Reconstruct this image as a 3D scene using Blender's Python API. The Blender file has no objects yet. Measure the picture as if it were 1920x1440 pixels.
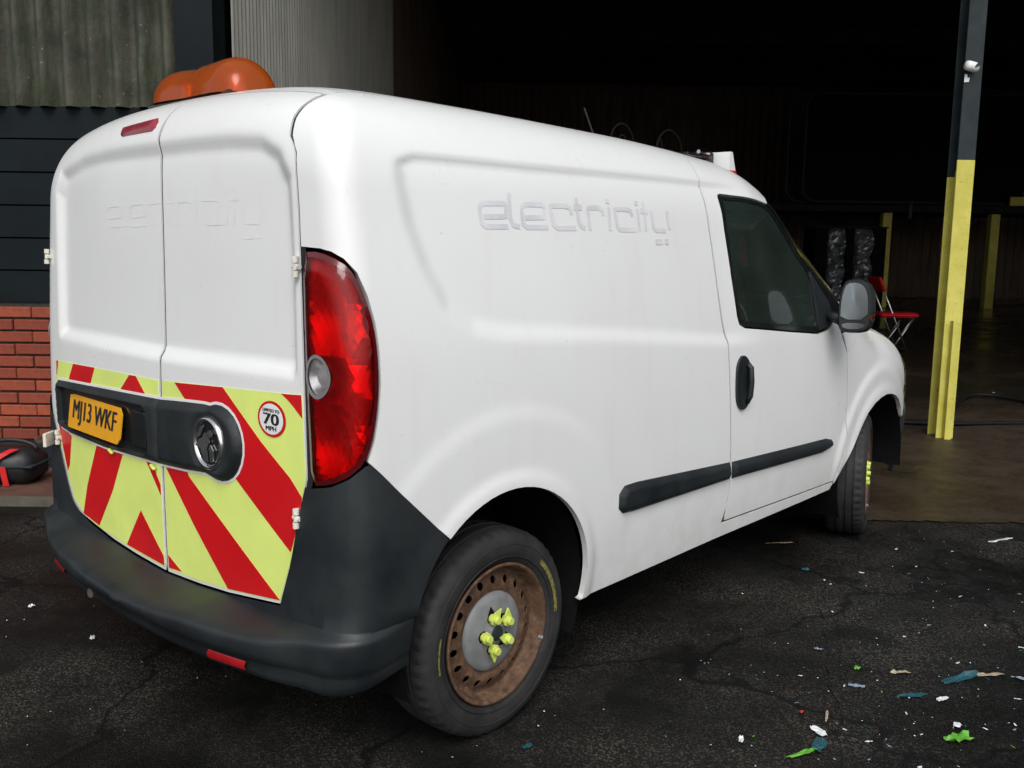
import bpy, math, random
import numpy as np
from mathutils import Vector, Matrix
from mathutils.geometry import delaunay_2d_cdt
random.seed(7); rng=np.random.default_rng(7)
scene=bpy.context.scene; COL=scene.collection
R=math.radians
# ------------------------------------------------------------------ camera
CAM=Vector((-1.946,-2.645,1.437)); YAW,PIT,ROL=R(41.905),R(-8.306),R(0.743)
fw=Vector((math.cos(YAW)*math.cos(PIT),math.sin(YAW)*math.cos(PIT),math.sin(PIT)))
rt=Vector((math.sin(YAW),-math.cos(YAW),0)); up=rt.cross(fw)
rt2=rt*math.cos(ROL)+up*math.sin(ROL); up2=up*math.cos(ROL)-rt*math.sin(ROL)
cd=bpy.data.cameras.new('camera'); cam=bpy.data.objects.new('camera',cd); COL.objects.link(cam)
cam.matrix_world=Matrix(((rt2.x,up2.x,-fw.x,CAM.x),(rt2.y,up2.y,-fw.y,CAM.y),(rt2.z,up2.z,-fw.z,CAM.z),(0,0,0,1)))
cd.sensor_fit='HORIZONTAL'; cd.sensor_width=36; cd.lens=1770/1920*36; cd.clip_start=.05; cd.clip_end=600
scene.camera=cam
# ------------------------------------------------------------------ sky, sun, exposure (overcast day)
SUN_EL,SUN_AZ=R(48),R(41.9+180+2)     # direction towards the sun, azimuth from +X to +Y
w=bpy.data.worlds.new('World'); scene.world=w; w.use_nodes=True
nt=w.node_tree; bg=nt.nodes['Background']
sky=nt.nodes.new('ShaderNodeTexSky'); sky.sky_type='NISHITA'; sky.sun_disc=False
sky.sun_elevation=SUN_EL; sky.sun_rotation=R(90)-SUN_AZ; sky.air_density=1.0; sky.dust_density=3.0
hs=nt.nodes.new('ShaderNodeHueSaturation'); hs.inputs['Saturation'].default_value=.22
nt.links.new(sky.outputs['Color'],hs.inputs['Color']); nt.links.new(hs.outputs['Color'],bg.inputs['Color'])
bg.inputs['Strength'].default_value=.15
sl=bpy.data.lights.new('sun','SUN'); sl.energy=1.4; sl.angle=R(35); sl.color=(1,.985,.965)
so=bpy.data.objects.new('sun',sl); COL.objects.link(so)
sdir=Vector((math.cos(SUN_AZ)*math.cos(SUN_EL),math.sin(SUN_AZ)*math.cos(SUN_EL),math.sin(SUN_EL)))
so.rotation_euler=sdir.to_track_quat('Z','Y').to_euler(); so.location=(-8,-8,12)
vs=scene.view_settings; vs.view_transform='Standard'; vs.look='None'; vs.exposure=0.13; vs.gamma=1; vs.use_curve_mapping=False
# ------------------------------------------------------------------ materials
def new_mat(name):
    m=bpy.data.materials.new(name); m.use_nodes=True; n=m.node_tree; return m,n,n.nodes['Principled BSDF']
def coords(n,scale=(1,1,1),kind='Object'):
    tc=n.nodes.new('ShaderNodeTexCoord'); mp=n.nodes.new('ShaderNodeMapping'); mp.inputs['Scale'].default_value=scale
    n.links.new(tc.outputs[kind],mp.inputs['Vector']); return mp.outputs['Vector']
def noise(n,vec,scale,detail=4,rough=.55):
    t=n.nodes.new('ShaderNodeTexNoise'); t.inputs['Scale'].default_value=scale; t.inputs['Detail'].default_value=detail; t.inputs['Roughness'].default_value=rough
    n.links.new(vec,t.inputs['Vector']); return t.outputs['Fac']
def ramp(n,fac,stops):
    r=n.nodes.new('ShaderNodeValToRGB'); e=r.color_ramp.elements
    while len(e)<len(stops): e.new(.5)
    for i,(p,c) in enumerate(stops): e[i].position=p; e[i].color=(c,c,c,1) if isinstance(c,(int,float)) else (*c,1)
    n.links.new(fac,r.inputs['Fac']); return r.outputs['Color']
def mix(n,fac,a,b,mode='MIX'):
    m=n.nodes.new('ShaderNodeMixRGB'); m.blend_type=mode
    for s,v in ((0,fac),(1,a),(2,b)):
        if hasattr(v,'node'): n.links.new(v,m.inputs[s])
        else: m.inputs[s].default_value=v if s==0 else (*v,1)
    return m.outputs['Color']
def bump(n,b,h,strength=.3,dist=.01):
    k=n.nodes.new('ShaderNodeBump'); k.inputs['Strength'].default_value=strength; k.inputs['Distance'].default_value=dist
    n.links.new(h,k.inputs['Height']); n.links.new(k.outputs['Normal'],b.inputs['Normal'])
def simple(name,col,rough=.5,metal=0,var=.25,scale=12,bmp=0,coat=0,spec=.5,kind='Object'):
    m,n,b=new_mat(name); v=coords(n,kind=kind); f=noise(n,v,scale,5)
    lo=tuple(c*(1-var) for c in col); hi=tuple(min(1,c*(1+var)) for c in col)
    n.links.new(mix(n,ramp(n,f,[(.3,0.),(.7,1.)]),lo,hi),b.inputs['Base Color'])
    n.links.new(ramp(n,noise(n,v,scale*.6,3),[(.3,max(0,rough-.08)),(.7,min(1,rough+.1))]),b.inputs['Roughness'])
    b.inputs['Metallic'].default_value=metal; b.inputs['Coat Weight'].default_value=coat; b.inputs['Specular IOR Level'].default_value=spec
    if bmp: bump(n,b,noise(n,v,scale*8,3),bmp,.004)
    return m
def paint_mat():
    m,n,b=new_mat('van_white_paint'); v=coords(n)
    base=(.80,.812,.808)
    st=noise(n,coords(n,(7,7,.8)),2.2,6,.6)            # vertical run-off streaks
    bl=noise(n,v,2.3,5,.6)                               # broad grime clouds
    col=mix(n,ramp(n,st,[(.54,0.),(.80,.22)]),base,(.66,.65,.61))
    col=mix(n,ramp(n,bl,[(.45,0.),(.75,.28)]),col,(.70,.70,.67))
    sx=n.nodes.new('ShaderNodeSeparateXYZ'); n.links.new(v,sx.inputs[0])
    low=n.nodes.new('ShaderNodeMapRange'); low.inputs['From Min'].default_value=.75; low.inputs['From Max'].default_value=.28; n.links.new(sx.outputs['Z'],low.inputs['Value'])
    road=n.nodes.new('ShaderNodeMath'); road.operation='MULTIPLY'; n.links.new(low.outputs[0],road.inputs[0]); n.links.new(ramp(n,noise(n,v,9,6,.7),[(.35,.0),(.8,.36)]),road.inputs[1])
    col=mix(n,road.outputs[0],col,(.40,.37,.32))
    sp=noise(n,v,70,2,.5); col=mix(n,ramp(n,sp,[(.74,0.),(.79,.35)]),col,(.35,.32,.28))
    n.links.new(col,b.inputs['Base Color'])
    n.links.new(ramp(n,bl,[(.3,.26),(.8,.40)]),b.inputs['Roughness'])
    b.inputs['Coat Weight'].default_value=.55; b.inputs['Coat Roughness'].default_value=.06
    return m
def plastic_mat():
    m,n,b=new_mat('textured_black_plastic'); v=coords(n)
    f=noise(n,v,5,6,.6); n.links.new(mix(n,ramp(n,f,[(.35,0.),(.75,1.)]),(.008,.0115,.0135),(.021,.026,.028)),b.inputs['Base Color'])
    n.links.new(ramp(n,f,[(.3,.42),(.7,.6)]),b.inputs['Roughness']); bump(n,b,noise(n,v,420,2),.12,.002); return m
def asphalt_mat(name,dark,light,wet=.2):
    m,n,b=new_mat(name); v=coords(n)
    vo=n.nodes.new('ShaderNodeTexVoronoi'); vo.inputs['Scale'].default_value=185; n.links.new(v,vo.inputs['Vector'])
    big=noise(n,v,.8,6,.62); mid=noise(n,v,7,5,.6)
    c=mix(n,ramp(n,mid,[(.3,0.),(.7,1.)]),dark,light)
    stone=n.nodes.new('ShaderNodeTexWhiteNoise'); n.links.new(vo.outputs['Position'],stone.inputs['Vector'])
    worn=noise(n,v,1.7,5,.6); sm=n.nodes.new('ShaderNodeMath'); sm.operation='MULTIPLY'; n.links.new(ramp(n,stone.outputs['Value'],[(.62,0.),(.97,1.)]),sm.inputs[0]); n.links.new(ramp(n,worn,[(.36,.12),(.64,1.)]),sm.inputs[1])
    c=mix(n,sm.outputs[0],c,(.088,.075,.058))                 # stones worn bare in places
    oil=noise(n,v,2.6,3,.5); c=mix(n,ramp(n,oil,[(.60,0.),(.68,.75)]),c,tuple(x*.5 for x in dark))
    wv=n.nodes.new('ShaderNodeVectorMath'); wv.operation='ADD'; nz=n.nodes.new('ShaderNodeTexNoise'); nz.inputs['Scale'].default_value=3.5; nz.inputs['Detail'].default_value=5; n.links.new(v,nz.inputs['Vector']); sc=n.nodes.new('ShaderNodeVectorMath'); sc.operation='SCALE'; sc.inputs['Scale'].default_value=.35; n.links.new(nz.outputs['Color'],sc.inputs[0]); n.links.new(v,wv.inputs[0]); n.links.new(sc.outputs[0],wv.inputs[1])
    cr=n.nodes.new('ShaderNodeTexVoronoi'); cr.feature='DISTANCE_TO_EDGE'; cr.inputs['Scale'].default_value=.75; n.links.new(wv.outputs[0],cr.inputs['Vector']); c=mix(n,ramp(n,cr.outputs['Distance'],[(.004,.9),(.010,0.)]),c,(.002,.002,.002))
    c=mix(n,ramp(n,big,[(.36,.9),(.60,0.)]),c,tuple(x*.4 for x in dark))
    n.links.new(c,b.inputs['Base Color'])
    n.links.new(ramp(n,big,[(.36,.30),(.58,.85)]) ,b.inputs['Roughness']); b.inputs['Specular IOR Level'].default_value=wet
    h=n.nodes.new('ShaderNodeMath'); h.operation='ADD'; n.links.new(vo.outputs['Distance'],h.inputs[0]); n.links.new(mid,h.inputs[1])
    bump(n,b,h.outputs[0],.55,.006); return m
def concrete_mat():
    m,n,b=new_mat('wet_concrete_floor'); v=coords(n)
    big=noise(n,v,.55,6,.62); mid=noise(n,v,4.5,6,.65); fine=noise(n,v,60,3,.6)
    c=mix(n,ramp(n,mid,[(.3,0.),(.72,1.)]),(.013,.009,.0058),(.052,.037,.024))
    c=mix(n,ramp(n,fine,[(.4,0.),(.8,.6)]),c,(.074,.057,.040))
    dt=n.nodes.new('ShaderNodeVectorMath'); dt.operation='DOT_PRODUCT'; n.links.new(v,dt.inputs[0]); dt.inputs[1].default_value=(math.cos(YAW),math.sin(YAW),0)
    mr=n.nodes.new('ShaderNodeMapRange'); d0=CAM.x*math.cos(YAW)+CAM.y*math.sin(YAW); mr.inputs['From Min'].default_value=d0+7.0; mr.inputs['From Max'].default_value=d0+9.5; mr.inputs['To Min'].default_value=.16; mr.inputs['To Max'].default_value=-.06; n.links.new(dt.outputs['Value'],mr.inputs['Value'])
    ad=n.nodes.new('ShaderNodeMath'); ad.operation='ADD'; n.links.new(big,ad.inputs[0]); n.links.new(mr.outputs[0],ad.inputs[1]); big=ad.outputs[0]     # the floor is soaked further in, drier at the threshold
    wetf=ramp(n,big,[(.40,1.),(.60,0.)])
    c=mix(n,wetf,c,(.020,.016,.012)); n.links.new(c,b.inputs['Base Color']); b.inputs['Specular IOR Level'].default_value=.4
    n.links.new(ramp(n,big,[(.40,.09),(.66,.5)]),b.inputs['Roughness'])
    bump(n,b,noise(n,v,22,7,.7),.55,.010); return m
def brick_mat():
    m,n,b=new_mat('red_brick'); oi=n.nodes.new('ShaderNodeObjectInfo'); v=coords(n)
    c=mix(n,oi.outputs['Random'],(.20,.034,.016),(.35,.070,.030))
    c=mix(n,ramp(n,noise(n,v,28,6,.65),[(.42,0.),(.8,.7)]),c,(.08,.032,.022))
    n.links.new(c,b.inputs['Base Color']); b.inputs['Roughness'].default_value=.85; bump(n,b,noise(n,v,90,4),.5,.004); return m
def moss_mat():
    m,n,b=new_mat('mossy_fibre_cement'); v=coords(n)
    c=mix(n,ramp(n,noise(n,v,3.0,7,.7),[(.35,0.),(.68,1.)]),(.026,.027,.020),(.092,.092,.068))
    c=mix(n,ramp(n,noise(n,coords(n,(5,5,1.1)),3.4,6,.7),[(.45,0.),(.64,.85)]),c,(.022,.034,.010))
    c=mix(n,ramp(n,noise(n,v,38,4,.6),[(.66,0.),(.74,.8)]),c,(.24,.23,.19))
    n.links.new(c,b.inputs['Base Color']); b.inputs['Roughness'].default_value=.9; bump(n,b,noise(n,v,45,5),.5,.006); return m
def rust_mat():
    m,n,b=new_mat('rusty_steel'); v=coords(n)
    f=noise(n,v,34,7,.72); c=ramp(n,f,[(.25,(.022,.012,.007)),(.48,(.085,.042,.021)),(.66,(.16,.09,.052)),(.78,(.38,.33,.29))])
    n.links.new(c,b.inputs['Base Color']); b.inputs['Roughness'].default_value=.75; bump(n,b,noise(n,v,160,4),.4,.002); return m
def lens_mat(name,tint,rough=.04,gl=.9,film=None,haze_amt=.1):
    m=bpy.data.materials.new(name); m.use_nodes=True; n=m.node_tree; n.nodes.clear()
    o=n.nodes.new('ShaderNodeOutputMaterial'); t=n.nodes.new('ShaderNodeBsdfTransparent'); g=n.nodes.new('ShaderNodeBsdfGlossy'); fr=n.nodes.new('ShaderNodeFresnel'); mx=n.nodes.new('ShaderNodeMixShader')
    f=noise(n,coords(n),26,3); n.links.new(mix(n,f,tint,tuple(min(1,x*1.12) for x in tint)),t.inputs['Color'])
    g.inputs['Roughness'].default_value=rough; g.inputs['Color'].default_value=(gl,gl,gl,1); fr.inputs['IOR'].default_value=1.48
    src=t.outputs[0]
    if film:  # diffuse haze put into the glass colour in place of reflections
        df=n.nodes.new('ShaderNodeBsdfDiffuse'); df.inputs['Color'].default_value=(*film,1); m2=n.nodes.new('ShaderNodeMixShader'); n.links.new(ramp(n,noise(n,coords(n),5,5),[(.3,haze_amt*.5),(.7,haze_amt)]),m2.inputs[0]); n.links.new(t.outputs[0],m2.inputs[1]); n.links.new(df.outputs[0],m2.inputs[2]); src=m2.outputs[0]
    n.links.new(fr.outputs[0],mx.inputs[0]); n.links.new(src,mx.inputs[1]); n.links.new(g.outputs[0],mx.inputs[2]); n.links.new(mx.outputs[0],o.inputs[0]); return m
def amber_mat():      # translucent moulded plastic
    m=bpy.data.materials.new('amber_beacon_lens'); m.use_nodes=True; n=m.node_tree; n.nodes.clear(); v=coords(n)
    o=n.nodes.new('ShaderNodeOutputMaterial'); tp=n.nodes.new('ShaderNodeBsdfTransparent'); tl=n.nodes.new('ShaderNodeBsdfTranslucent'); df=n.nodes.new('ShaderNodeBsdfDiffuse'); g=n.nodes.new('ShaderNodeBsdfGlossy'); fr=n.nodes.new('ShaderNodeFresnel')
    tp.inputs['Color'].default_value=(.95,.26,.02,1); tl.inputs['Color'].default_value=(.85,.16,.012,1); n.links.new(mix(n,noise(n,v,14,5),(.62,.085,.008),(.78,.17,.012)),df.inputs['Color']); g.inputs['Roughness'].default_value=.16; fr.inputs['IOR'].default_value=1.45
    def mx(f,a_,b_):
        k=n.nodes.new('ShaderNodeMixShader')
        if hasattr(f,'node'): n.links.new(f,k.inputs[0])
        else: k.inputs[0].default_value=f
        n.links.new(a_,k.inputs[1]); n.links.new(b_,k.inputs[2]); return k.outputs[0]
    n.links.new(mx(fr.outputs[0],mx(.26,mx(.45,tl.outputs[0],df.outputs[0]),tp.outputs[0]),g.outputs[0]),o.inputs[0]); return m
def yellow_mat():
    m,n,b=new_mat('chipped_yellow_paint'); v=coords(n)
    c=mix(n,ramp(n,noise(n,v,5,6),[(.3,0.),(.75,1.)]),(.46,.41,.055),(.64,.59,.14))
    c=mix(n,ramp(n,noise(n,v,34,5,.7),[(.60,0.),(.70,.8)]),c,(.13,.10,.035))
    c=mix(n,ramp(n,noise(n,coords(n,(6,6,.7)),3,5),[(.55,0.),(.8,.5)]),c,(.30,.24,.03))
    n.links.new(c,b.inputs['Base Color']); b.inputs['Roughness'].default_value=.6; bump(n,b,noise(n,v,70,4),.25,.003); return m
def corr_mat(name,lo,hi,rough=.7):
    m,n,b=new_mat(name); c=mix(n,ramp(n,noise(n,coords(n,(3,3,.6)),1.6,7,.7),[(.3,0.),(.72,1.)]),lo,hi)
    n.links.new(c,b.inputs['Base Color']); b.inputs['Roughness'].default_value=rough; return m
M={}
M['white']=paint_mat(); M['plastic']=plastic_mat(); M['asphalt']=asphalt_mat('worn_asphalt',(.0055,.0058,.0056),(.0145,.0138,.0122)); M['patch']=asphalt_mat('smooth_asphalt_patch',(.0045,.005,.0055),(.010,.0105,.0105),.22)
M['concrete']=concrete_mat(); M['brick']=brick_mat(); M['mortar']=simple('mortar',(.036,.030,.023),.9,bmp=.4,scale=20); M['moss']=moss_mat(); M['rust']=rust_mat()
M['tyre']=simple('tyre_rubber',(.018,.018,.018),.72,var=.45,scale=18,bmp=.12); M['black']=simple('black_matt',(.004,.004,.004),.9,spec=.15); M['gap_shade']=simple('gap_shade_black',(.006,.006,.007),.7)  # seam ribbons: black for the shade inside the panel gaps
M['grey']=simple('hub_cap_grey',(.19,.195,.20),.5,var=.18,scale=20); M['lime']=simple('lime_plastic',(.60,.70,.13),.45,var=.15,scale=30)
M['chrome']=simple('chrome',(.75,.75,.76),.12,metal=1,var=.06); M['silver']=simple('reflector_silver',(.95,.93,.93),.20,metal=.6,var=.05)
M['redlens']=lens_mat('red_lamp_lens',(.93,.012,.010)); M['clearlens']=lens_mat('clear_lamp_lens',(.92,.93,.93)); M['glass']=lens_mat('tinted_window_glass',(.62,.72,.67),.015,film=(.16,.24,.20),haze_amt=.13)
M['darkred']=simple('dark_red_lamp_rim',(.10,.003,.006),.18,var=.2,coat=.5); M['red']=simple('red_reflective_film',(.60,.004,.008),.38,var=.10,scale=4,coat=.2); M['yellow']=simple('lime_reflective_film',(.72,.84,.21),.42,var=.07,scale=5,coat=.15)
M['reflector']=simple('red_reflector',(.33,.006,.010),.25,coat=.6); M['brakered']=simple('dull_red_brake_lamp',(.27,.012,.030),.25,coat=.6)
M['plate']=simple('yellow_number_plate',(.78,.36,.012),.3,var=.10,scale=9,coat=.3); M['ink']=simple('black_lettering',(.010,.010,.014),.5); M['vinyl']=simple('faded_lilac_vinyl',(.655,.66,.69),.5,var=.12,scale=14); M['ghost']=simple('adhesive_ghost_marks',(.762,.772,.768),.5,var=.06,scale=30)
M['stick']=simple('white_sticker',(.78,.78,.78),.4,var=.05); M['cream']=simple('cream_hinge_paint',(.70,.68,.60),.45,var=.15,scale=30); M['amber']=amber_mat(); M['gloss']=simple('gloss_black_trim',(.008,.010,.011),.22,var=.2,coat=.3)
M['mirror']=simple('mirror_glass',(.26,.29,.31),.03,metal=1,var=.02); M['ypaint']=yellow_mat(); M['steel']=simple('dark_painted_steel',(.016,.025,.028),.55,var=.35,scale=8,bmp=.1,spec=.3); M['navy']=simple('navy_cladding',(.0035,.0075,.0095),.65,var=.3,scale=4,spec=.18)
M['cream_corr']=corr_mat('cream_corrugated_sheet',(.27,.27,.235),(.42,.41,.355)); M['dark_corr']=corr_mat('dark_brown_sheet',(.05,.034,.024),(.17,.115,.08)); M['roofmat']=simple('dark_roof_sheet',(.006,.006,.006),.9)  # roof sheet colour set near black
M['chairred']=simple('red_vinyl',(.50,.006,.012),.4,var=.15); M['tube']=simple('chromed_tube',(.55,.55,.55),.3,metal=1,var=.1); M['foil']=simple('silver_wrap',(.20,.21,.22),.30,metal=.5,var=.9,scale=4,bmp=.9)
M['seat']=simple('seat_fabric',(.030,.034,.036),.9,bmp=.3,scale=30); M['reflection_green']=simple('green_reflection',(.05,.33,.17),.8,var=.4,scale=9,bmp=.3); M['bagblack']=simple('black_bag',(.010,.011,.013),.5,bmp=.2,scale=20); M['strapred']=simple('red_strap',(.55,.010,.012),.5,var=.15)
M['chalk']=simple('faded_yellow_chalk',(.16,.145,.03),.8,var=.8,scale=90); M['cable']=simple('black_cable',(.005,.006,.006),.6,spec=.2); M['kerb']=simple('pale_kerb_edge',(.085,.08,.06),.85,var=.4,scale=10,bmp=.4); M['step']=simple('red_brown_step_paint',(.10,.045,.03),.8,var=.4,scale=6,bmp=.2)
# ------------------------------------------------------------------ mesh helpers
def link(name,me,mat,parent=None,smooth=True):
    o=bpy.data.objects.new(name,me); COL.objects.link(o)
    if mat is not None: me.materials.append(M[mat])
    if smooth: me.shade_smooth()
    if parent: o.parent=parent
    return o
def tag(o,label=None,cat=None,group=None,kind=None):
    for k,v in (('label',label),('category',cat),('group',group),('kind',kind)):
        if v: o[k]=v
    return o
def empty(name,loc,label,cat,group=None,rz=0):
    o=bpy.data.objects.new(name,None); COL.objects.link(o); o.location=loc; o.rotation_euler=(0,0,rz); o.empty_display_size=.1
    return tag(o,label,cat,group)
class MB:
    def __init__(s): s.v=[]; s.f=[]
    def add(s,v,f):
        k=len(s.v); s.v+=[tuple(p) for p in v]; s.f+=[tuple(i+k for i in q) for q in f]; return s
    def box(s,c,d,rot=None,bev=0):
        x,y,z=(a/2 for a in d); b=min(bev,min(x,y,z)*.9)
        if b<=0:
            v=[(i*x,j*y,k*z) for i in(-1,1) for j in(-1,1) for k in(-1,1)]
            f=[(0,1,3,2),(4,6,7,5),(0,4,5,1),(2,3,7,6),(0,2,6,4),(1,5,7,3)]
        else:
            v=[];f=[]
            def ring(z0,sx,sy,bb):
                o=[p for i in (-1,1) for j in (-1,1) for p in ((i*sx,j*(sy-bb)),(i*(sx-bb),j*sy))]
                return [(q[0],q[1],z0) for q in sorted(o,key=lambda t:math.atan2(t[1],t[0]))]
            rings=[ring(-z,x-b,y-b,b*.4),ring(-z+b,x,y,b),ring(z-b,x,y,b),ring(z,x-b,y-b,b*.4)]
            for q in rings: v+=q
            for k in range(3):
                for i in range(8): f.append((k*8+i,k*8+(i+1)%8,(k+1)*8+(i+1)%8,(k+1)*8+i))
            f.append(tuple(range(7,-1,-1))); f.append(tuple(range(24,32)))
        m=rot if rot is not None else Matrix.Identity(3)
        return s.add([tuple(m@Vector(p)+Vector(c)) for p in v],f)
    def tube(s,path,r,seg=8,closed=False,cap=True):
        P=[Vector(p) for p in path]; n=len(P); rr=r if isinstance(r,(list,tuple)) else [r]*n; prev=None; rings=[]
        for i in range(n):
            a=P[(i-1)%n] if (closed or i>0) else P[i]; b=P[(i+1)%n] if (closed or i<n-1) else P[i]
            t=(b-a).normalized()
            if prev is None: prev=t.orthogonal().normalized()
            u=(prev-t*prev.dot(t)); u=u.normalized() if u.length>1e-6 else t.orthogonal().normalized(); prev=u; q=t.cross(u)
            rings.append([P[i]+(u*math.cos(2*math.pi*k/seg)+q*math.sin(2*math.pi*k/seg))*rr[i] for k in range(seg)])
        v=[p for g in rings for p in g]; f=[]
        for i in range(n if closed else n-1):
            j=(i+1)%n
            for k in range(seg): f.append((i*seg+k,i*seg+(k+1)%seg,j*seg+(k+1)%seg,j*seg+k))
        if cap and not closed: f.append(tuple(range(seg-1,-1,-1))); f.append(tuple((n-1)*seg+k for k in range(seg)))
        return s.add(v,f)
    def lathe(s,prof,seg=48,origin=(0,0,0),axis='y',closed=False,mod=None):
        o=Vector(origin); v=[]; f=[]; n=len(prof)
        for k in range(seg):
            a=2*math.pi*k/seg
            for i,(r,h) in enumerate(prof):
                rr=r+(mod(i,k) if mod else 0)
                p=(rr*math.cos(a),h,rr*math.sin(a)) if axis=='y' else ((rr*math.cos(a),rr*math.sin(a),h) if axis=='z' else (h,rr*math.cos(a),rr*math.sin(a)))
                v.append(Vector(p)+o)
        for k in range(seg):
            l=(k+1)%seg
            for i in range(n if closed else n-1):
                j=(i+1)%n; f.append((k*n+i,l*n+i,l*n+j,k*n+j))
        return s.add(v,f)
    def prism(s,poly,h0,h1,fn):
        n=len(poly); v=[fn(a,b,h0) for a,b in poly]+[fn(a,b,h1) for a,b in poly]
        f=[tuple(range(n-1,-1,-1)),tuple(range(n,2*n))]+[(i,(i+1)%n,n+(i+1)%n,n+i) for i in range(n)]
        return s.add(v,f)
    def build(s,name,mat,parent=None,smooth=False,sharp=None):
        me=bpy.data.meshes.new(name); me.from_pydata(s.v,[],s.f); me.update()
        o=link(name,me,mat,parent,smooth)
        if sharp: me.set_sharp_from_angle(angle=R(sharp))
        return o
def fix_normals(o):
    import bmesh
    b=bmesh.new(); b.from_mesh(o.data); bmesh.ops.recalc_face_normals(b,faces=b.faces); b.to_mesh(o.data); b.free(); return o
# ------------------------------------------------------------------ van body surface: an implicit shape in metres (X forward, Y left, Z up, rear axle at X=0)
def spl(x,xs,ys):
    xs=np.asarray(xs,float); ys=np.asarray(ys,float); m=np.gradient(ys,xs)
    x=np.clip(x,xs[0],xs[-1]); i=np.clip(np.searchsorted(xs,x)-1,0,len(xs)-2)
    h=xs[i+1]-xs[i]; t=(x-xs[i])/h
    return (2*t**3-3*t**2+1)*ys[i]+(t**3-2*t**2+t)*h*m[i]+(-2*t**3+3*t**2)*ys[i+1]+(t**3-t**2)*h*m[i+1]
def smax(a,b,k):
    h=np.maximum(k-np.abs(a-b),0)/k; return np.maximum(a,b)+h*h*k*.25
WZ=([.15,.25,.32,.45,.60,.80,1.0,1.15,1.3,1.5,1.7,1.9,2.1],[.83,.862,.876,.893,.902,.906,.903,.895,.88,.852,.818,.78,.735])
WX=([-.9,-.6,-.2,.3,1.2,2.0,2.5,2.9,3.2,3.45,3.7],[.965,.978,.992,1,1,1,.993,.975,.94,.87,.72])
XR=([.2,.5,.8,1.1,1.3,1.5,1.65,1.8,1.95],[-.570,-.575,-.575,-.570,-.566,-.563,-.56,-.548,-.51])
ZT=([-.8,-.6,-.3,0,.5,1,1.3,1.5,1.62,1.78,1.96,2.08,2.26,2.49,2.75,3.0,3.27,3.4,3.55,3.7],[1.835,1.858,1.876,1.876,1.868,1.854,1.836,1.818,1.793,1.735,1.622,1.556,1.44,1.28,1.14,1.10,1.03,.97,.86,.7])
def F(P):
    x,y,z=P[...,0],P[...,1],P[...,2]; ay=np.abs(y)
    s=ay-spl(z,*WZ)*spl(x,*WX)+.075*np.clip((x-1.5)/.9,0,1.2)*np.clip((z-1.08)/.35,0,1)
    r=spl(z,*XR)+.009*(y/.8)**2+.008*(ay/.8)**4-x
    t=(z-(spl(x,*ZT)-.035*(y/.75)**2-.032*(ay/.75)**4))*.9
    return smax(smax(smax(s,r,.076),t,.19),x-(3.60-.16*(y/.8)**2),.18)
XC,YC,ZC,RF,XF=-.40,-.65,1.58,.25,3.2; HP=math.pi/2
UC=XC-RF*HP+YC            # u of the centre line on the rear
UCF=XF+RF*HP-YC           # u of the centre line on the front
def march(O,D,hi0=.95):
    lo=np.zeros(O.shape[:-1]); hi=np.full(O.shape[:-1],hi0)
    for _ in range(22):
        m=(lo+hi)/2; ins=F(O+m[...,None]*D)<0; lo=np.where(ins,m,lo); hi=np.where(ins,hi,m)
    return O+((lo+hi)/2)[...,None]*D
def fwd(u,q):
    u=np.asarray(u,float); q=np.asarray(q,float)
    a=np.clip((XC-u)/RF,0,HP); af=np.clip((u-XF)/RF,0,HP); ox=np.clip(u,XC,XF)
    oy=np.where(u<XC-RF*HP,YC+(XC-RF*HP-u),np.where(u>XF+RF*HP,YC+(u-XF-RF*HP),YC))
    hx,hy=np.sin(af)-np.sin(a),-np.cos(a)*np.cos(af)
    ph=np.clip((q-ZC)/RF,0,HP); oz=np.minimum(q,ZC)
    D=np.stack([hx*np.cos(ph),hy*np.cos(ph),np.sin(ph)],-1); O=np.stack([ox,oy,oz],-1)
    return march(O,D)
def topd(x,y):
    x=np.asarray(x,float); y=np.asarray(y,float)
    O=np.stack([x,y,np.full(x.shape,.72)],-1); return march(O,np.broadcast_to(np.array([0,0,1.]),O.shape),1.6)
def grad(P):
    h=2e-3; g=np.stack([F(P+np.eye(3)[i]*h)-F(P-np.eye(3)[i]*h) for i in range(3)],-1); return g/np.linalg.norm(g,axis=-1,keepdims=True)
def sdpoly(A,B,poly):     # signed distance, + inside
    p=np.array([q[:2] for q in poly]); n=len(p); d=np.full(np.shape(A),9.); ins=np.zeros(np.shape(A),bool)
    for i in range(n):
        x0,y0=p[i]; x1,y1=p[(i+1)%n]; ex,ey=x1-x0,y1-y0; t=np.clip(((A-x0)*ex+(B-y0)*ey)/(ex*ex+ey*ey+1e-12),0,1)
        d=np.minimum(d,np.hypot(A-x0-t*ex,B-y0-t*ey))
        c=((y0>B)!=(y1>B)); xi=x0+(B-y0)*ex/np.where(abs(ey)<1e-12,1e-12,ey); ins^=(c&(A<xi))
    return np.where(ins,d,-d)
def sstep(x,a,b):
    t=np.clip((x-a)/(b-a),0,1); return t*t*(3-2*t)
SREC=[(2.5,1.03),(1.146,1.106),(.481,1.165),(-.012,1.202),(-.135,1.223),(-.227,1.279),(-.289,1.383),(-.328,1.489),(-.344,1.6),(-.338,1.675),(-.282,1.70),(.168,1.70),(1.097,1.722),(1.6,1.73),(2.5,1.5)]
RREC=[(-1.7,1.752),(-1.3,1.756),(-1.088,1.755),(-.93,1.745),(-.85,1.70),(-.805,1.60),(-.785,1.38),(-.775,1.118),(-1.7,1.105)]
LEFT=False
RREC_L=[(u+(.085 if u>-.9 else 0),q) for u,q in RREC]
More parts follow.
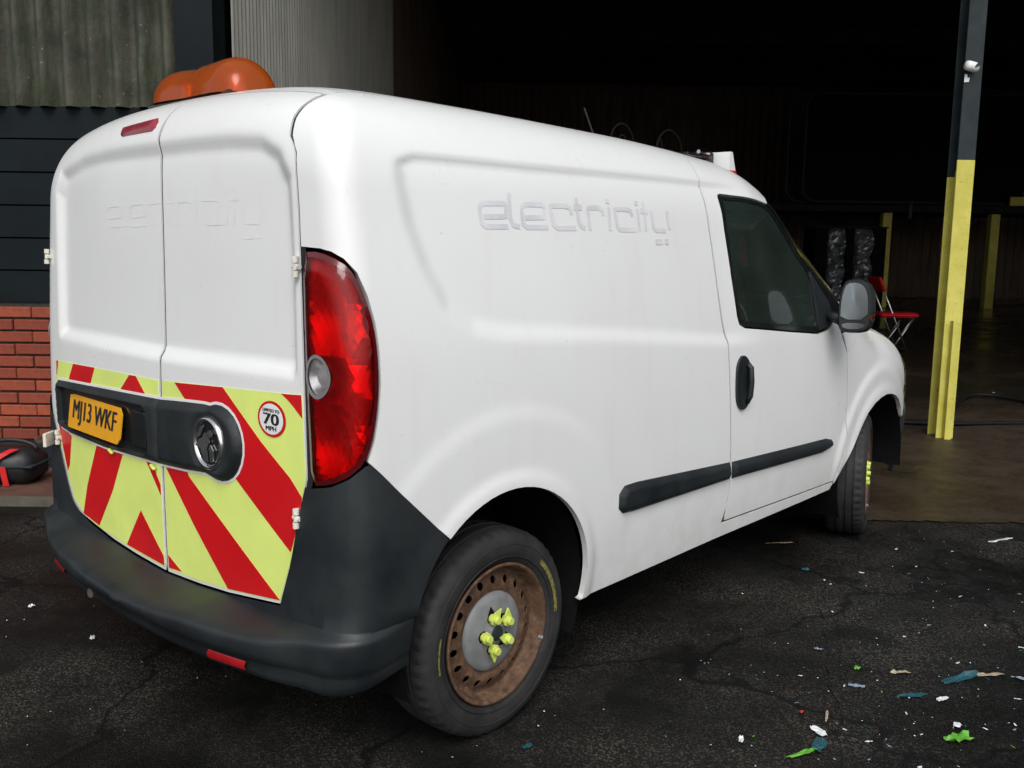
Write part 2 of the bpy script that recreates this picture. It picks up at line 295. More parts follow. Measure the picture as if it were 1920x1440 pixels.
def disp(u,q):
    d=np.zeros(np.shape(u)); s=sdpoly(u,q,SREC); wd=np.where(q<1.32,.026,np.where(q<1.665,.030,.014))
    d-= .0115*sstep(s,-wd,wd)*(1-sstep(u,1.16,1.55))
    s=sdpoly(u,q,RREC_L if LEFT else RREC); wd=np.where(q>1.6,.033,.020); d-= .019*sstep(s,-wd,wd)
    r=np.hypot(u,q-.385); rear=(u>-.6)
    d+= np.where(rear,.0045*(1-sstep(r,.56,.62))*sstep(q,.36,.60)+.008*(1-sstep(r,.385,.43)),0)
    r=np.hypot(u-2.80,q-.34); d+=.010*(1-sstep(r,.51,.56))*sstep(q,.30,.5)+.008*(1-sstep(r,.40,.45))
    return d
def surf(u,q,off=0.):
    P=fwd(u,q); n=grad(P); return P+n*(disp(np.asarray(u,float),np.asarray(q,float))+off)[...,None]
def S1(u,q,off=0.,mir=False):
    global LEFT
    LEFT=mir; p=surf(np.array([u]),np.array([q]),off)[0]; LEFT=False; return Vector((p[0],-p[1] if mir else p[1],p[2]))
def resample(poly,res):
    out=[]
    n=len(poly)
    for i in range(n):
        a=np.array(poly[i][:2]); b=np.array(poly[(i+1)%n][:2]); k=max(1,int(np.linalg.norm(b-a)/res+.5))
        for j in range(k): out.append(tuple(a+(b-a)*j/k))
    return out
def smooth_poly(poly,it=2):
    for _ in range(it):
        o=[]; n=len(poly)
        for i in range(n):
            a=np.array(poly[i][:2]); b=np.array(poly[(i+1)%n][:2]); o+=[tuple(a*.75+b*.25),tuple(a*.25+b*.75)]
        poly=o
    return poly
def offset_poly(poly,d):        # + grows
    p=np.array([q[:2] for q in poly]); n=len(p); area=sum(p[i][0]*p[(i+1)%n][1]-p[(i+1)%n][0]*p[i][1] for i in range(n))/2; sg=1 if area>0 else -1; out=[]
    for i in range(n):
        a=p[i]-p[i-1]; b=p[(i+1)%n]-p[i]; na=np.array([a[1],-a[0]])/(np.linalg.norm(a)+1e-9)*sg; nb=np.array([b[1],-b[0]])/(np.linalg.norm(b)+1e-9)*sg
        m=na+nb; m=m/max(.5,(m@m)/2)/1.0; out.append(tuple(p[i]+m*d))
    return out
def panel(name,poly,mat,parent,off=0.,holes=(),res=.02,thick=.014,mir=False,mode='side',fn=None):
    """a sheet cut to the outline poly (and holes), lying on the body surface, with turned-in edges"""
    bp=resample(poly,res); loops=[bp]+[resample(h,res) for h in holes]; V=[]; Ed=[]
    for L in loops:
        k=len(V); V+=L; Ed+=[(k+i,k+(i+1)%len(L)) for i in range(len(L))]
    a=np.array(bp); lo=a.min(0); hi=a.max(0); dy=res*.866; gx=[];gy=[]
    for j,yy in enumerate(np.arange(lo[1]+dy*.5,hi[1],dy)):
        xs=np.arange(lo[0]+(res*.5 if j%2 else 0),hi[0],res); gx.append(xs); gy.append(np.full(xs.shape,yy))
    if gx:
        gx=np.concatenate(gx); gy=np.concatenate(gy); keep=sdpoly(gx,gy,poly)>res*.45
        for h in holes: keep&= sdpoly(gx,gy,h)<-res*.45
        V+=list(zip(gx[keep].tolist(),gy[keep].tolist()))
    r=delaunay_2d_cdt([Vector(v) for v in V],Ed,[],0,1e-6); v2=np.array([tuple(v) for v in r[0]]); F2=[tuple(f) for f in r[2]]
    A,B=v2[:,0],v2[:,1]
    fa=np.array(F2); cA=A[fa].mean(1); cB=B[fa].mean(1); ar=np.abs((A[fa[:,1]]-A[fa[:,0]])*(B[fa[:,2]]-B[fa[:,0]])-(A[fa[:,2]]-A[fa[:,0]])*(B[fa[:,1]]-B[fa[:,0]])); ok=(sdpoly(cA,cB,poly)>1e-5)&(ar>1e-7)
    for h in holes: ok&=sdpoly(cA,cB,h)<-1e-5
    F2=[f for f,k in zip(F2,ok) if k]; used=sorted({i for f in F2 for i in f}); re_={j:i for i,j in enumerate(used)}; F2=[tuple(re_[i] for i in f) for f in F2]; A=A[used]; B=B[used]
    o=off(A,B) if callable(off) else np.full(A.shape,float(off))
    global LEFT
    LEFT=mir
    if fn: P,N=fn(A,B,o)
    elif mode=='side': P=fwd(A,B); N=grad(P); P=P+N*(disp(A,B)+o)[:,None]
    else: P=topd(A,B); N=grad(P); P=P+N*o[:,None]
    LEFT=False
    # orient faces outward
    f0=F2[len(F2)//2]; c=np.cross(P[f0[1]]-P[f0[0]],P[f0[2]]-P[f0[0]])
    if (c@N[f0[0]])<0: F2=[f[::-1] for f in F2]
    P=P.copy(); N=N.copy()
    ec={}
    for f in F2:
        for i in range(len(f)):
            e=(f[i],f[(i+1)%len(f)]); ec[e]=ec.get(e,0)+1
    be=[e for e in ec if (e[1],e[0]) not in ec]
    verts=[tuple(p) for p in P]
    if thick>0 and be:
        ids=sorted({i for e in be for i in e}); m1={}; m2={}
        for i in ids:
            m1[i]=len(verts); verts.append(tuple(P[i])); m2[i]=len(verts); verts.append(tuple(P[i]-N[i]*thick))
        for a_,b_ in be: F2.append((m1[b_],m1[a_],m2[a_],m2[b_]))
    if mir: verts=[(x,-y,z) for x,y,z in verts]; F2=[f[::-1] for f in F2]
    me=bpy.data.meshes.new(name); me.from_pydata(verts,[],F2); me.update()
    return link(name,me,mat,parent)
def ribbon(mb,path,wid,off,mir=False,step=.012):
    global LEFT
    P=[]
    for i in range(len(path)-1):
        a=np.array(path[i]); b=np.array(path[i+1]); k=max(1,int(np.linalg.norm(b-a)/step))
        for j in range(k): P.append(a+(b-a)*j/k)
    P.append(np.array(path[-1])); P=np.array(P); T=np.gradient(P,axis=0); T/=np.linalg.norm(T,axis=1,keepdims=True)+1e-9; Nn=np.stack([-T[:,1],T[:,0]],1)
    LEFT=mir; L=P+Nn*wid/2; Rr=P-Nn*wid/2; a=surf(L[:,0],L[:,1],off); b=surf(Rr[:,0],Rr[:,1],off); n=len(P); LEFT=False
    v=[tuple(p) for p in a]+[tuple(p) for p in b]
    if mir: v=[(x,-y,z) for x,y,z in v]
    mb.add(v,[(i,i+1,n+i+1,n+i) for i in range(n-1)])
def text_mesh(s,size=1,spacing=1.0):
    c=bpy.data.curves.new('text','FONT'); c.body=s; c.size=size; c.align_x='CENTER'; c.align_y='CENTER'; c.space_character=spacing; c.offset=0
    o=bpy.data.objects.new('text',c); COL.objects.link(o); dg=bpy.context.evaluated_depsgraph_get(); me=bpy.data.meshes.new_from_object(o.evaluated_get(dg))
    bpy.data.objects.remove(o); bpy.data.curves.remove(c); return me
# ------------------------------------------------------------------ setting
EF=Vector((math.cos(YAW),math.sin(YAW),0)); ER=Vector((math.sin(YAW),-math.cos(YAW),0)); C0=Vector((CAM.x,CAM.y,0))
def Bp(r,d,z): return C0+ER*r+EF*d+Vector((0,0,z))
BROT=math.atan2(ER.y,ER.x)               # building axes: local x = along the front, local y = into the building
BM=Matrix.Rotation(BROT,3,'Z')
def at_b(o,r=0,d=0,z=0): o.location=Bp(r,d,z); o.rotation_euler=(0,0,BROT); return o
def sheet(name,pts,z,mat,kind='structure'):
    me=bpy.data.meshes.new(name); me.from_pydata([(p[0],p[1],z) for p in pts],[],[tuple(range(len(pts)))]); me.update(); o=link(name,me,mat,None,False); tag(o,kind=kind)
    if me.polygons[0].normal.z<0: me.flip_normals()
    return o
sheet('ground',[(-150,-150),(150,-150),(150,150),(-150,150)],0,'asphalt')
fe=[Bp(r,4.915+.020*math.sin(r*1.7)+random.uniform(-.012,.012)+(.03 if random.random()<.06 else 0),0)[:2] for r in np.arange(-1.72,9,.035)]
sheet('concrete_floor',fe+[Bp(17.9,4.95,0)[:2],Bp(17.9,30,0)[:2],Bp(-1.72,30,0)[:2]],.007,'concrete')
pp=[(2.55,-.78),(2.2,-.92),(1.85,-1.05),(1.5,-1.2),(1.17,-1.38),(1.0,-1.44),(.85,-1.55),(.5,-1.70),(0,-1.95),(-.3,-3.4),(4.6,-3.4),(3.55,-1.70),(2.75,-.9)]
pr=[]
for i in range(len(pp)):
    a=Vector(pp[i]); b=Vector(pp[(i+1)%len(pp)]); k=max(1,int((b-a).length/.06))
    for j in range(k): pr.append(tuple(a+(b-a)*j/k+Vector((random.uniform(-.012,.012),random.uniform(-.012,.012)))))
sheet('tarmac_patch',pr,.004,'patch')
# --- the works building: one thing with its parts
wk=empty('works_building',Bp(-1.83,5.75,0),'dark industrial building with wide open bay and mossy corrugated cladding','building'); wk.rotation_euler=(0,0,BROT)
def L(r,d,z): return (r+1.83,d-5.75,z)       # building coordinates -> local
def bbox(mb,r0,r1,d0,d1,z0,z1): return mb.box(((r0+r1)/2+1.83,(d0+d1)/2-5.75,(z0+z1)/2),(r1-r0,d1-d0,z1-z0))
def corr(a0,a1,z0,z1,pitch,amp,axis,fixed,nseg=8,flat=0,thick=.01,jit=0):
    """vertical corrugated sheet along r (axis 0) or along d (axis 1)"""
    mb=MB(); n=int((a1-a0)/pitch*nseg); v=[]
    for k in range(n+1):
        a=a0+(a1-a0)*k/n; ph=2*math.pi*(a-a0)/pitch; s=math.sin(ph)
        if flat: s=max(-1,min(1,s*flat))
        h=fixed+amp*s
        for z in (z0,z1):
            p=L(a,h,z) if axis==0 else L(h,a,z); v.append(p)
    mb.add(v,[(2*i,2*i+2,2*i+3,2*i+1) for i in range(n)]); return mb
mb=MB(); bbox(mb,-9,-1.96,5.76,5.98,0,1.055); bw=mb.build('brick_wall','mortar',wk)
bricks=[]; bmesh_=[]
for v_ in range(3):
    mb=MB(); mb.box((0,0,0),(.215+.003*v_,.10,.064),bev=.005); me=bpy.data.meshes.new('brick'); me.from_pydata(mb.v,[],mb.f); me.update(); me.materials.append(M['brick']); bmesh_.append(me)
for c in range(11):
    for k in range(11):
        r=-4.40+k*.2255+(.113 if c%2 else 0)
        if r+.11>-1.965: continue
        o=bpy.data.objects.new('brick',bmesh_[(c*7+k*3)%3]); COL.objects.link(o); o.parent=bw; o.location=L(r,5.752+.05-.008+random.uniform(-.002,.002)-.002,.245+c*.0755+random.uniform(-.0015,.0015)); o.rotation_euler=(0,random.uniform(-.006,.006),0)
mb=MB(); bbox(mb,-9,-1.965,5.70,5.755,0.0,.20); mb.build('bitumen_plinth','steel',wk)
mb=MB(); bbox(mb,-9,-1.95,5.02,5.70,0,.045); mb.build('door_step','step',wk)
mb=MB(); bbox(mb,-9,-1.95,4.985,5.018,0,.05); mb.build('step_edge','kerb',wk)
z=1.06
for k in range(6):
    mb=MB(); bbox(mb,-9,-1.965,5.745+.004*(k%2),5.80,z+.006,z+.190); mb.build('cladding_board','navy',wk); z+=.194
mb=MB(); bbox(mb,-9,-1.965,5.79,5.82,1.06,2.26); mb.build('board_backing','black',wk)
mb=corr(-9,-1.96,2.215,6.4,.146,.040,0,5.725,10); mb.build('mossy_cladding','moss',wk,smooth=True)
mb=MB(); bbox(mb,-9,-1.96,5.80,5.9,2.20,6.4); mb.build('cladding_backing','black',wk)
mb=MB(); bbox(mb,-1.955,-1.735,5.62,5.86,0,6.4); mb.build('door_jamb','navy',wk)
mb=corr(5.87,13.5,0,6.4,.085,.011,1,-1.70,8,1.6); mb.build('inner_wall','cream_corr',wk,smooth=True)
mb=corr(13.5,30,0,6.4,.20,.02,1,-1.70,6); mb.build('inner_wall','dark_corr',wk,smooth=True)  # far stretch in dark sheet: fading light put into the wall colour
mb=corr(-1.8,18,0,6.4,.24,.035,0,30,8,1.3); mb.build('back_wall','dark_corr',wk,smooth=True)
mb=MB(); bbox(mb,-2.1,18.2,30.2,30.4,0,6.6); bbox(mb,18.05,18.25,5.6,30.2,0,6.6); bbox(mb,-1.98,-1.78,5.9,30.2,0,6.5); mb.build('outer_wall','black',wk)
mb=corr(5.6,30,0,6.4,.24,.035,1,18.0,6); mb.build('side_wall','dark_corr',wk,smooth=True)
mb=MB(); bbox(mb,-2.3,18.4,5.45,30.5,6.62,6.75); mb.build('roof','roofmat',wk)
mb=MB(); bbox(mb,-1.73,18.2,5.66,5.84,5.9,6.6); mb.build('header','moss',wk)
for k in range(5):
    mb=MB(); d=8+k*5; bbox(mb,-1.7,18,d,d+.2,6.2,6.6); mb.build('roof_beam','roofmat',wk)
# --- yellow-footed steel column
pc=empty('steel_column',Bp(3.36,7.28,0),'dark steel column with yellow painted foot beside the van bonnet','column'); pc.rotation_euler=(0,0,BROT)
def PL(r0,r1,d0,d1,z0,z1,name,mat,bev=.003):
    mb=MB(); mb.box(((r0+r1)/2-3.36,(d0+d1)/2-7.28,(z0+z1)/2),(r1-r0,d1-d0,z1-z0),bev=bev); return mb.build(name,mat,pc)
PL(3.292,3.425,7.195,7.209,0,2.115,'front_flange','ypaint'); PL(3.292,3.425,7.196,7.208,2.1152,6.4,'front_flange','steel')
PL(3.298,3.431,7.351,7.365,0,2.00,'back_flange','ypaint'); PL(3.298,3.431,7.352,7.364,2.0002,6.4,'back_flange','steel')
PL(3.353,3.365,7.2092,7.3508,0,2.05,'web','ypaint',0); PL(3.354,3.364,7.2092,7.3508,2.0502,6.4,'web','steel',0)
PL(3.335,3.385,7.140,7.146,.0,.92,'guard_angle','ypaint',.001); PL(3.335,3.341,7.1462,7.1945,.0,.92,'guard_angle','ypaint',.001)
mb=MB(); mb.lathe([(.0,-.055),(.030,-.052),(.036,-.03),(.037,.02),(.030,.042),(.0,.048)],18,(0,0,0),axis='x')
o=mb.build('floodlight_knob','stick',pc,smooth=True); o.location=(3.325-3.36,7.15-7.28,2.775); o.rotation_euler=(0,R(12),R(10))
mb=MB(); mb.box((0,0,0),(.014,.004,.04)); mb.box((.014,0,.008),(.012,.004,.018)); o=mb.build('floodlight_slots','ink',pc); o.location=(3.345-3.36,7.112-7.28,2.782); o.rotation_euler=(0,R(35),0)
mb=MB(); mb.prism([(-.02,-.03),(.014,-.026),(.018,.006),(.004,.0),(-.004,.03),(-.02,.026)],0,.004,lambda a,b,h:Vector((a,-h,b))); o=fix_normals(mb.build('paper_scrap','stick',pc)); o.location=(3.262-3.36+.05,7.19-7.28,2.70)
# --- raised platform with a framed screen at the back of the hall
pf=empty('raised_platform',Bp(10.9,24.5,0),'raised steel platform on yellow legs with a framed dark screen','platform'); pf.rotation_euler=(0,0,BROT)
def pb(r0,r1,d0,d1,z0,z1,name,mat,bev=.01):
    mb=MB(); mb.box(((r0+r1)/2-10.9,(d0+d1)/2-24.5,(z0+z1)/2),(r1-r0,d1-d0,z1-z0),bev=bev); return mb.build(name,mat,pf)
for r in (9.5,12.25): pb(r-.115,r+.115,24.38,24.6,0,2.40,'leg','ypaint')
pb(6.4,17.5,24.2,27.3,2.41,2.58,'deck','roofmat')
pb(12.45,12.95,24.12,24.19,2.60,2.82,'yellow_bracket','ypaint'); pb(9.9,10.0,24.1,24.19,2.25,2.62,'bracket','steel')
fr=[(7.05,2.63),(13.4,2.63),(13.4,5.3),(7.05,5.3)]
def rrect(x0,z0,x1,z1,r,n=5):
    o=[]
    for cx,cz,a0 in ((x1-r,z0+r,-90),(x1-r,z1-r,0),(x0+r,z1-r,90),(x0+r,z0+r,180)):
        o+=[(cx+r*math.cos(R(a0+90*i/n)),cz+r*math.sin(R(a0+90*i/n))) for i in range(n+1)]
    return o
for k,(x0,x1) in enumerate(((7.3,13.0),(6.95,13.3))):
    mb=MB(); mb.tube([(a-10.9,.0+.25*k-.1,b) for a,b in rrect(x0,2.66,x1,5.32-.02*k,.35)],.035,8,closed=True); mb.build('screen_frame','steel',pf,smooth=True)
mb=MB(); mb.prism([(a-10.9,b) for a,b in rrect(7.33,2.7,12.97,5.28,.33)],.0,.02,lambda a,b,h:Vector((a,.02+h,b))); fix_normals(mb.build('screen_panel','black',pf))
# --- wrapped pallets under the platform
bl_=empty('wrapped_bale_stack',Bp(7.79,22.4,0),'silver wrapped bales banded in black under the platform','bales'); bl_.rotation_euler=(0,0,BROT)
for x in (-.37,.26):
    for k in range(3):          # crumpled film: every wrap a rough skin of its own
        mb=MB(); nx,nz=9,12; v=[]; z0=.02+k*.64
        for i in range(nz+1):
            sag=.03*math.sin(math.pi*i/nz)
            for j in range(nx+1):
                ed=(j in (0,nx)); v.append((x+(j/nx-.5)*(.42+2*sag)+random.uniform(-.012,.012),-.45-sag*2+random.uniform(-.045,.045)+(.12 if ed else 0)+(.06 if i in (0,nz) else 0),z0+i/nz*.64))
        n=(nx+1); f=[(i*n+j,i*n+j+1,(i+1)*n+j+1,(i+1)*n+j) for i in range(nz) for j in range(nx)]
        b0=len(v); v+=[(x-.2,.45,z0),(x+.2,.45,z0),(x+.2,.45,z0+.64),(x-.2,.45,z0+.64)]; f+=[(b0,b0+3,b0+2,b0+1),(0,nz*n,b0+3,b0),(nx,b0+1,b0+2,nz*n+nx),(nz*n,nz*n+nx,b0+2,b0+3)]
        mb.add(v,f); fix_normals(mb.build('wrapped_bale','foil',bl_))
mb=MB(); mb.box((-.06,-.02,.98),(.18,.92,1.95),bev=.02); mb.box((-.72,0,.98),(.30,.9,1.95),bev=.02); mb.box((.62,0,.98),(.30,.9,1.95),bev=.02); mb.build('black_band','black',bl_)
mb=MB(); mb.box((-.05,0,1.965),(1.7,.95,.04),bev=.01); mb.build('top_board','roofmat',bl_)
# --- dark pallet stack further back
ps=empty('pallet_stack',Bp(12.6,20.5,.007),'tall stack of dark timber pallets on the wet hall floor','pallets'); ps.rotation_euler=(0,0,BROT)
for k in range(9):
    mb=MB()
    for y in (-.4,0,.4): mb.box((0,y,.05+k*.15),(1.2,.09,.085))
    for j in range(6): mb.box((-.55+j*.22,0,.105+k*.15),(.10,1.0,.022))
    o=mb.build('pallet','roofmat' if k%3 else 'dark_corr',ps); o.location=(random.uniform(-.03,.03),random.uniform(-.03,.03),0)
# ------------------------------------------------------------------ the van
van=empty('panel_van',(0,0,0),'white panel van with lime and red chevrons on its rear doors','van')
def part(mb,name,mat,parent=None,**k): return mb.build(name,mat,parent or van,**k)
RSEAM=[(-.806,1.86),(-.808,1.817),(-.797,1.76),(-.752,1.699),(-.729,1.51),(-.723,1.43)]
LAMP_OUT=[(-.629,1.426),(-.590,1.419),(-.556,1.403),(-.521,1.37),(-.493,1.312),(-.473,1.245),(-.465,1.178),(-.464,1.1),(-.473,1.02),(-.487,.957),(-.506,.912)]
def arcp(cx,cz,r,a0,a1,n): return [(cx+r*math.cos(R(a0+(a1-a0)*i/n)),cz+r*math.sin(R(a0+(a1-a0)*i/n))) for i in range(n+1)]
ARCH=arcp(0,.385,.372,131.5,-9,26)
BSEAM=[(1.262,.447),(1.266,.544),(1.255,.662),(1.224,.934),(1.215,1.02),(1.206,1.096),(1.180,1.18),(1.160,1.295),(1.135,1.507),(1.126,1.66),(1.128,1.74),(1.138,1.81),(1.158,1.88),(1.185,1.95),(1.20,1.972)]
SIDE=[(-.778,1.972)]+RSEAM+LAMP_OUT+[(-.388,.796)]+ARCH+[(.352,.322),(1.2,.328),(2.262,.326),(2.292,.358),(1.235,.384)]+[(x-.005,z) for x,z in BSEAM]
DOOR=[(1.262,.392)]+[(x+.005,z) for x,z in BSEAM]+[(1.52,1.972),(1.60,1.93),(1.655,1.85),(1.705,1.72),(1.668,1.652),(1.438,1.670),(1.260,1.678),(1.238,1.668),(1.234,1.64),(1.24,1.51),(1.263,1.332),(1.290,1.185),(1.305,1.152),(1.348,1.136),(1.708,1.101),(1.992,1.075),(2.10,1.088),(2.19,1.125),(2.236,1.062),(2.300,.974),(2.338,.721),(2.347,.489),(2.320,.42),(2.285,.366)]
WIN=[(1.250,1.666),(1.438,1.662),(1.651,1.645),(1.773,1.532),(1.99,1.366),(2.137,1.224),(2.182,1.130),(2.10,1.096),(1.992,1.083),(1.708,1.109),(1.348,1.144),(1.312,1.160),(1.298,1.187),(1.270,1.332),(1.248,1.51)]
GLASS=[(1.272,1.648),(1.43,1.643),(1.63,1.622),(1.748,1.515),(1.955,1.355),(1.985,1.32),(1.985,1.108),(1.708,1.130),(1.352,1.164),(1.328,1.175),(1.318,1.2),(1.291,1.335),(1.270,1.51)]
PILLAR=[(1.671,1.655),(1.712,1.715),(1.83,1.615),(2.04,1.45),(2.20,1.31),(2.34,1.15),(2.30,1.07),(2.246,1.062),(2.196,1.13),(2.145,1.226),(1.996,1.370),(1.779,1.536)]
FARCH=[(2.300,.345),(2.373,.433),(2.410,.485),(2.464,.55),(2.520,.610),(2.584,.660),(2.66,.694),(2.742,.714),(2.83,.722),(2.92,.714),(3.0,.695),(3.064,.665),(3.13,.615),(3.175,.555)]
FTOP=[(3.2,.95),(3.1,.985),(2.9,1.03),(2.7,1.062),(2.5,1.09),(2.35,1.105),(2.262,1.058)]
FENDER=FARCH+[(3.23,.56),(3.25,.75),(3.235,.90)]+FTOP+[(2.308,.974),(2.346,.721),(2.355,.489),(2.328,.42)]
LAMP=[(-.712,1.416),(-.629,1.418),(-.562,1.396),(-.528,1.365),(-.501,1.308),(-.481,1.243),(-.473,1.178),(-.472,1.1),(-.481,1.023),(-.495,.959),(-.516,.908),(-.548,.878),(-.595,.850),(-.675,.833),(-.687,.985),(-.704,1.184)]
RDOOR=[(UC+.007,1.93),(-.803,1.93),(-.820,1.86),(-.822,1.817),(-.811,1.76),(-.766,1.699),(-.743,1.51),(-.735,1.40),(-.718,1.117),(-.705,.848),(-.756,.714),(-.845,.490),(-1.094,.458),(-1.25,.445),(UC+.007,.436)]
LAMP=smooth_poly(LAMP,1)
SIDE_R,LAMP_R,RDOOR_R=SIDE,LAMP,RDOOR
def sh(p,k=.165): return (p[0]+k*float(np.clip((p[0]+.93)/.1,0,1)*np.clip((-.50-p[0])/.12,0,1)),p[1])
for mir in (False,True):
    SIDE,LAMP,RDOOR=(SIDE_R,LAMP_R,RDOOR_R) if not mir else ([sh(p) for p in SIDE_R],[sh(p) for p in LAMP_R],[sh(p) for p in RDOOR_R[:10]+[(-.785,.66),(-.800,.60),(-.825,.545),(-.865,.508),(-.93,.482)]+RDOOR_R[12:]])
    sp=panel('side_panel',SIDE,'white',van,mir=mir,res=.017,thick=.02)
    dr=panel('front_door',DOOR,'white',van,mir=mir,res=.018,thick=.02)
    panel('front_fender',FENDER,'white',van,mir=mir,res=.02,thick=.02)
    panel('window_frame',WIN,'gloss',dr,off=-.004,holes=[GLASS],mir=mir,res=.03,thick=.012)
    panel('window_glass',GLASS,'glass',dr,off=-.008,mir=mir,res=.05,thick=0)
    panel('door_trim',[(1.31,.44),(1.285,1.10),(1.305,1.178),(1.348,1.158),(1.708,1.122),(1.992,1.096),(2.10,1.105),(2.20,.99),(2.30,.50)],'black',dr,off=-.032,mir=mir,res=.06,thick=.0)
    panel('mirror_base',[(1.995,1.345),(2.137,1.215),(2.175,1.135),(2.10,1.10),(1.998,1.092)],'plastic',dr,off=.002,mir=mir,res=.03,thick=.012)
    panel('windscreen_pillar',PILLAR,'gloss',van,off=-.003,mir=mir,res=.03,thick=.02)
    # rub strips
    st=lambda a,b:.016*np.ones_like(a)
    for pl,pa in (([(.520,.640),(.553,.663),(.62,.664),(1.248,.628),(1.256,.561),(.60,.566),(.545,.572),(.520,.592)],sp),([(1.268,.626),(2.130,.593),(2.190,.580),(2.206,.562),(2.190,.543),(2.098,.533),(1.276,.560)],dr)):
        panel('rub_strip',pl,'plastic',pa,off=lambda a,b,pl=pl:.003+.016*sstep(sdpoly(a,b,pl),-.001,.016),mir=mir,res=.012,thick=.02)
    # recessed handle
    hd=smooth_poly([(1.312,1.040),(1.352,1.015),(1.370,.975),(1.372,.88),(1.355,.838),(1.318,.822),(1.282,.838),(1.264,.88),(1.262,.985),(1.278,1.02)],2)
    panel('handle_recess',hd,'plastic',dr,off=lambda a,b:.010-.0085*sstep(np.hypot((a-1.318)/.045,(b-.93)/.10),1.05,.55),mir=mir,res=.012,thick=.012)
    gp=MB(); gp.tube([S1(1.345,1.00,.006,mir),S1(1.350,.985,.018,mir),S1(1.350,.93,.022,mir),S1(1.350,.875,.018,mir),S1(1.345,.85,.006,mir)],.012,8); gp.build('door_handle','plastic',dr,smooth=True)
    # black ribbons just under the seams, painting the shade in the gaps
    def gap_shade(path,name='door_gap_shade',wid=.034): 
        mb=MB(); ribbon(mb,path,wid,-.005,mir,.02); return mb.build(name,'gap_shade',van,smooth=True)
    gap_shade([(2.28,.375),(1.26,.388)]+BSEAM); gap_shade([(2.272,1.06),(2.304,.974),(2.342,.721),(2.351,.489),(2.30,.36)])
    rs=[(-.785,1.94),(-.811,1.86),(-.813,1.817),(-.802,1.76),(-.757,1.699),(-.734,1.51),(-.726,1.42),(-.708,1.117),(-.694,.848),(-.75,.714),(-.842,.49)]
    gap_shade([sh(p) for p in rs] if mir else rs)
    # rear doors
    rd=panel('rear_door',RDOOR,'white',van,mir=mir,res=.017,thick=.022)
    if mir: rdL=rd
    else: rdR,spR,drR=rd,sp,dr
    # hinges
    for z,uu in ((1.38,-.735+.15*mir),(.742,-.742+.11*mir)):
        mb=MB()
        for k,dz in enumerate((-.018,0,.018)): 
            a=S1(uu-.006,z+dz-.0075,.010,mir); b=S1(uu-.006,z+dz+.0075,.010,mir); mb.tube([a,b],.0085 if k!=1 else .0065,10)
        a=S1(uu-.03,z,.004,mir); b=S1(uu+.012,z,.006,mir); mb.tube([a,b],.007,8); mb.build('hinge','cream',rd,smooth=False)
    # lamps
    dep=lambda a,b:-.040+.034*np.clip(np.minimum(np.minimum(np.hypot((a+.60)/.085,(b-1.27)/.12),np.hypot((a+.612)/.07,(b-1.112)/.065)),np.hypot((a+.60)/.08,(b-.955)/.10))**2,0,1)
    lp=panel('tail_lamp',LAMP,'darkred',van,off=-.046,mir=mir,res=.02,thick=0)
    def refl(a,b):
        h=dep(a,b); return h+.007*(np.abs(((b-1.11)*7+(a+.6)*3)%1-.5)*4-1)*sstep(a,-.595,-.56)
    panel('reflector_bowl',offset_poly(LAMP,-.006),'silver',lp,off=refl,mir=mir,res=.019,thick=0).data.shade_flat()
    cu=-.632+(.145 if mir else 0)
    REV=[( cu+.052*math.cos(t)*.92,1.115+.055*math.sin(t)) for t in np.linspace(0,2*math.pi,25)[:-1]]
    REV=[(max(a,cu-.050),b) for a,b in REV]
    lens_off=lambda a,b:.002+.012*sstep(sdpoly(a,b,LAMP),0,.035)
    panel('lamp_rim',LAMP,'darkred',lp,off=lambda a,b:.001+.011*sstep(sdpoly(a,b,LAMP),0,.03),holes=[offset_poly(LAMP,-.013)],mir=mir,res=.012,thick=.02)
    panel('red_lens',offset_poly(LAMP,-.0132),'redlens',lp,off=lens_off,holes=[REV],mir=mir,res=.014,thick=0)
    REVi=[(cu+(a-cu)*.99,1.115+(b-1.115)*.99) for a,b in REV]
    panel('reversing_lens',REVi,'clearlens',lp,off=.012,mir=mir,res=.012,thick=.003)
    panel('reversing_bezel',REV,'grey',lp,off=.0135,holes=[[(cu+(a-cu)*.84,1.115+(b-1.115)*.84) for a,b in REV]],mir=mir,res=.01,thick=.004)
    c=(cu+.004,1.115); panel('reversing_bowl',REVi,'silver',lp,off=lambda a,b:-.018+.024*np.clip(np.hypot(a-c[0],b-c[1])/.05,0,1)**2,mir=mir,res=.008,thick=0)
    panel('bulb_dome',[(c[0]+.027*math.cos(t),c[1]+.029*math.sin(t)) for t in np.linspace(0,2*math.pi,19)[:-1]],'stick',lp,off=lambda a,b:-.012+.018*(1-np.clip(np.hypot(a-c[0],b-c[1])/.03,0,1)**2),mir=mir,res=.008,thick=0)
# black ribbon painting the shade in the gap between the rear doors
mb=MB(); v=[];zz=np.linspace(.44,1.93,60)
ribbon(mb,[(UC+.02,float(z)) for z in zz],.04,-.005); ribbon(mb,[(UC+.02,float(z)) for z in zz],.04,-.005,True); mb.build('centre_gap_shade','gap_shade',van,smooth=True)
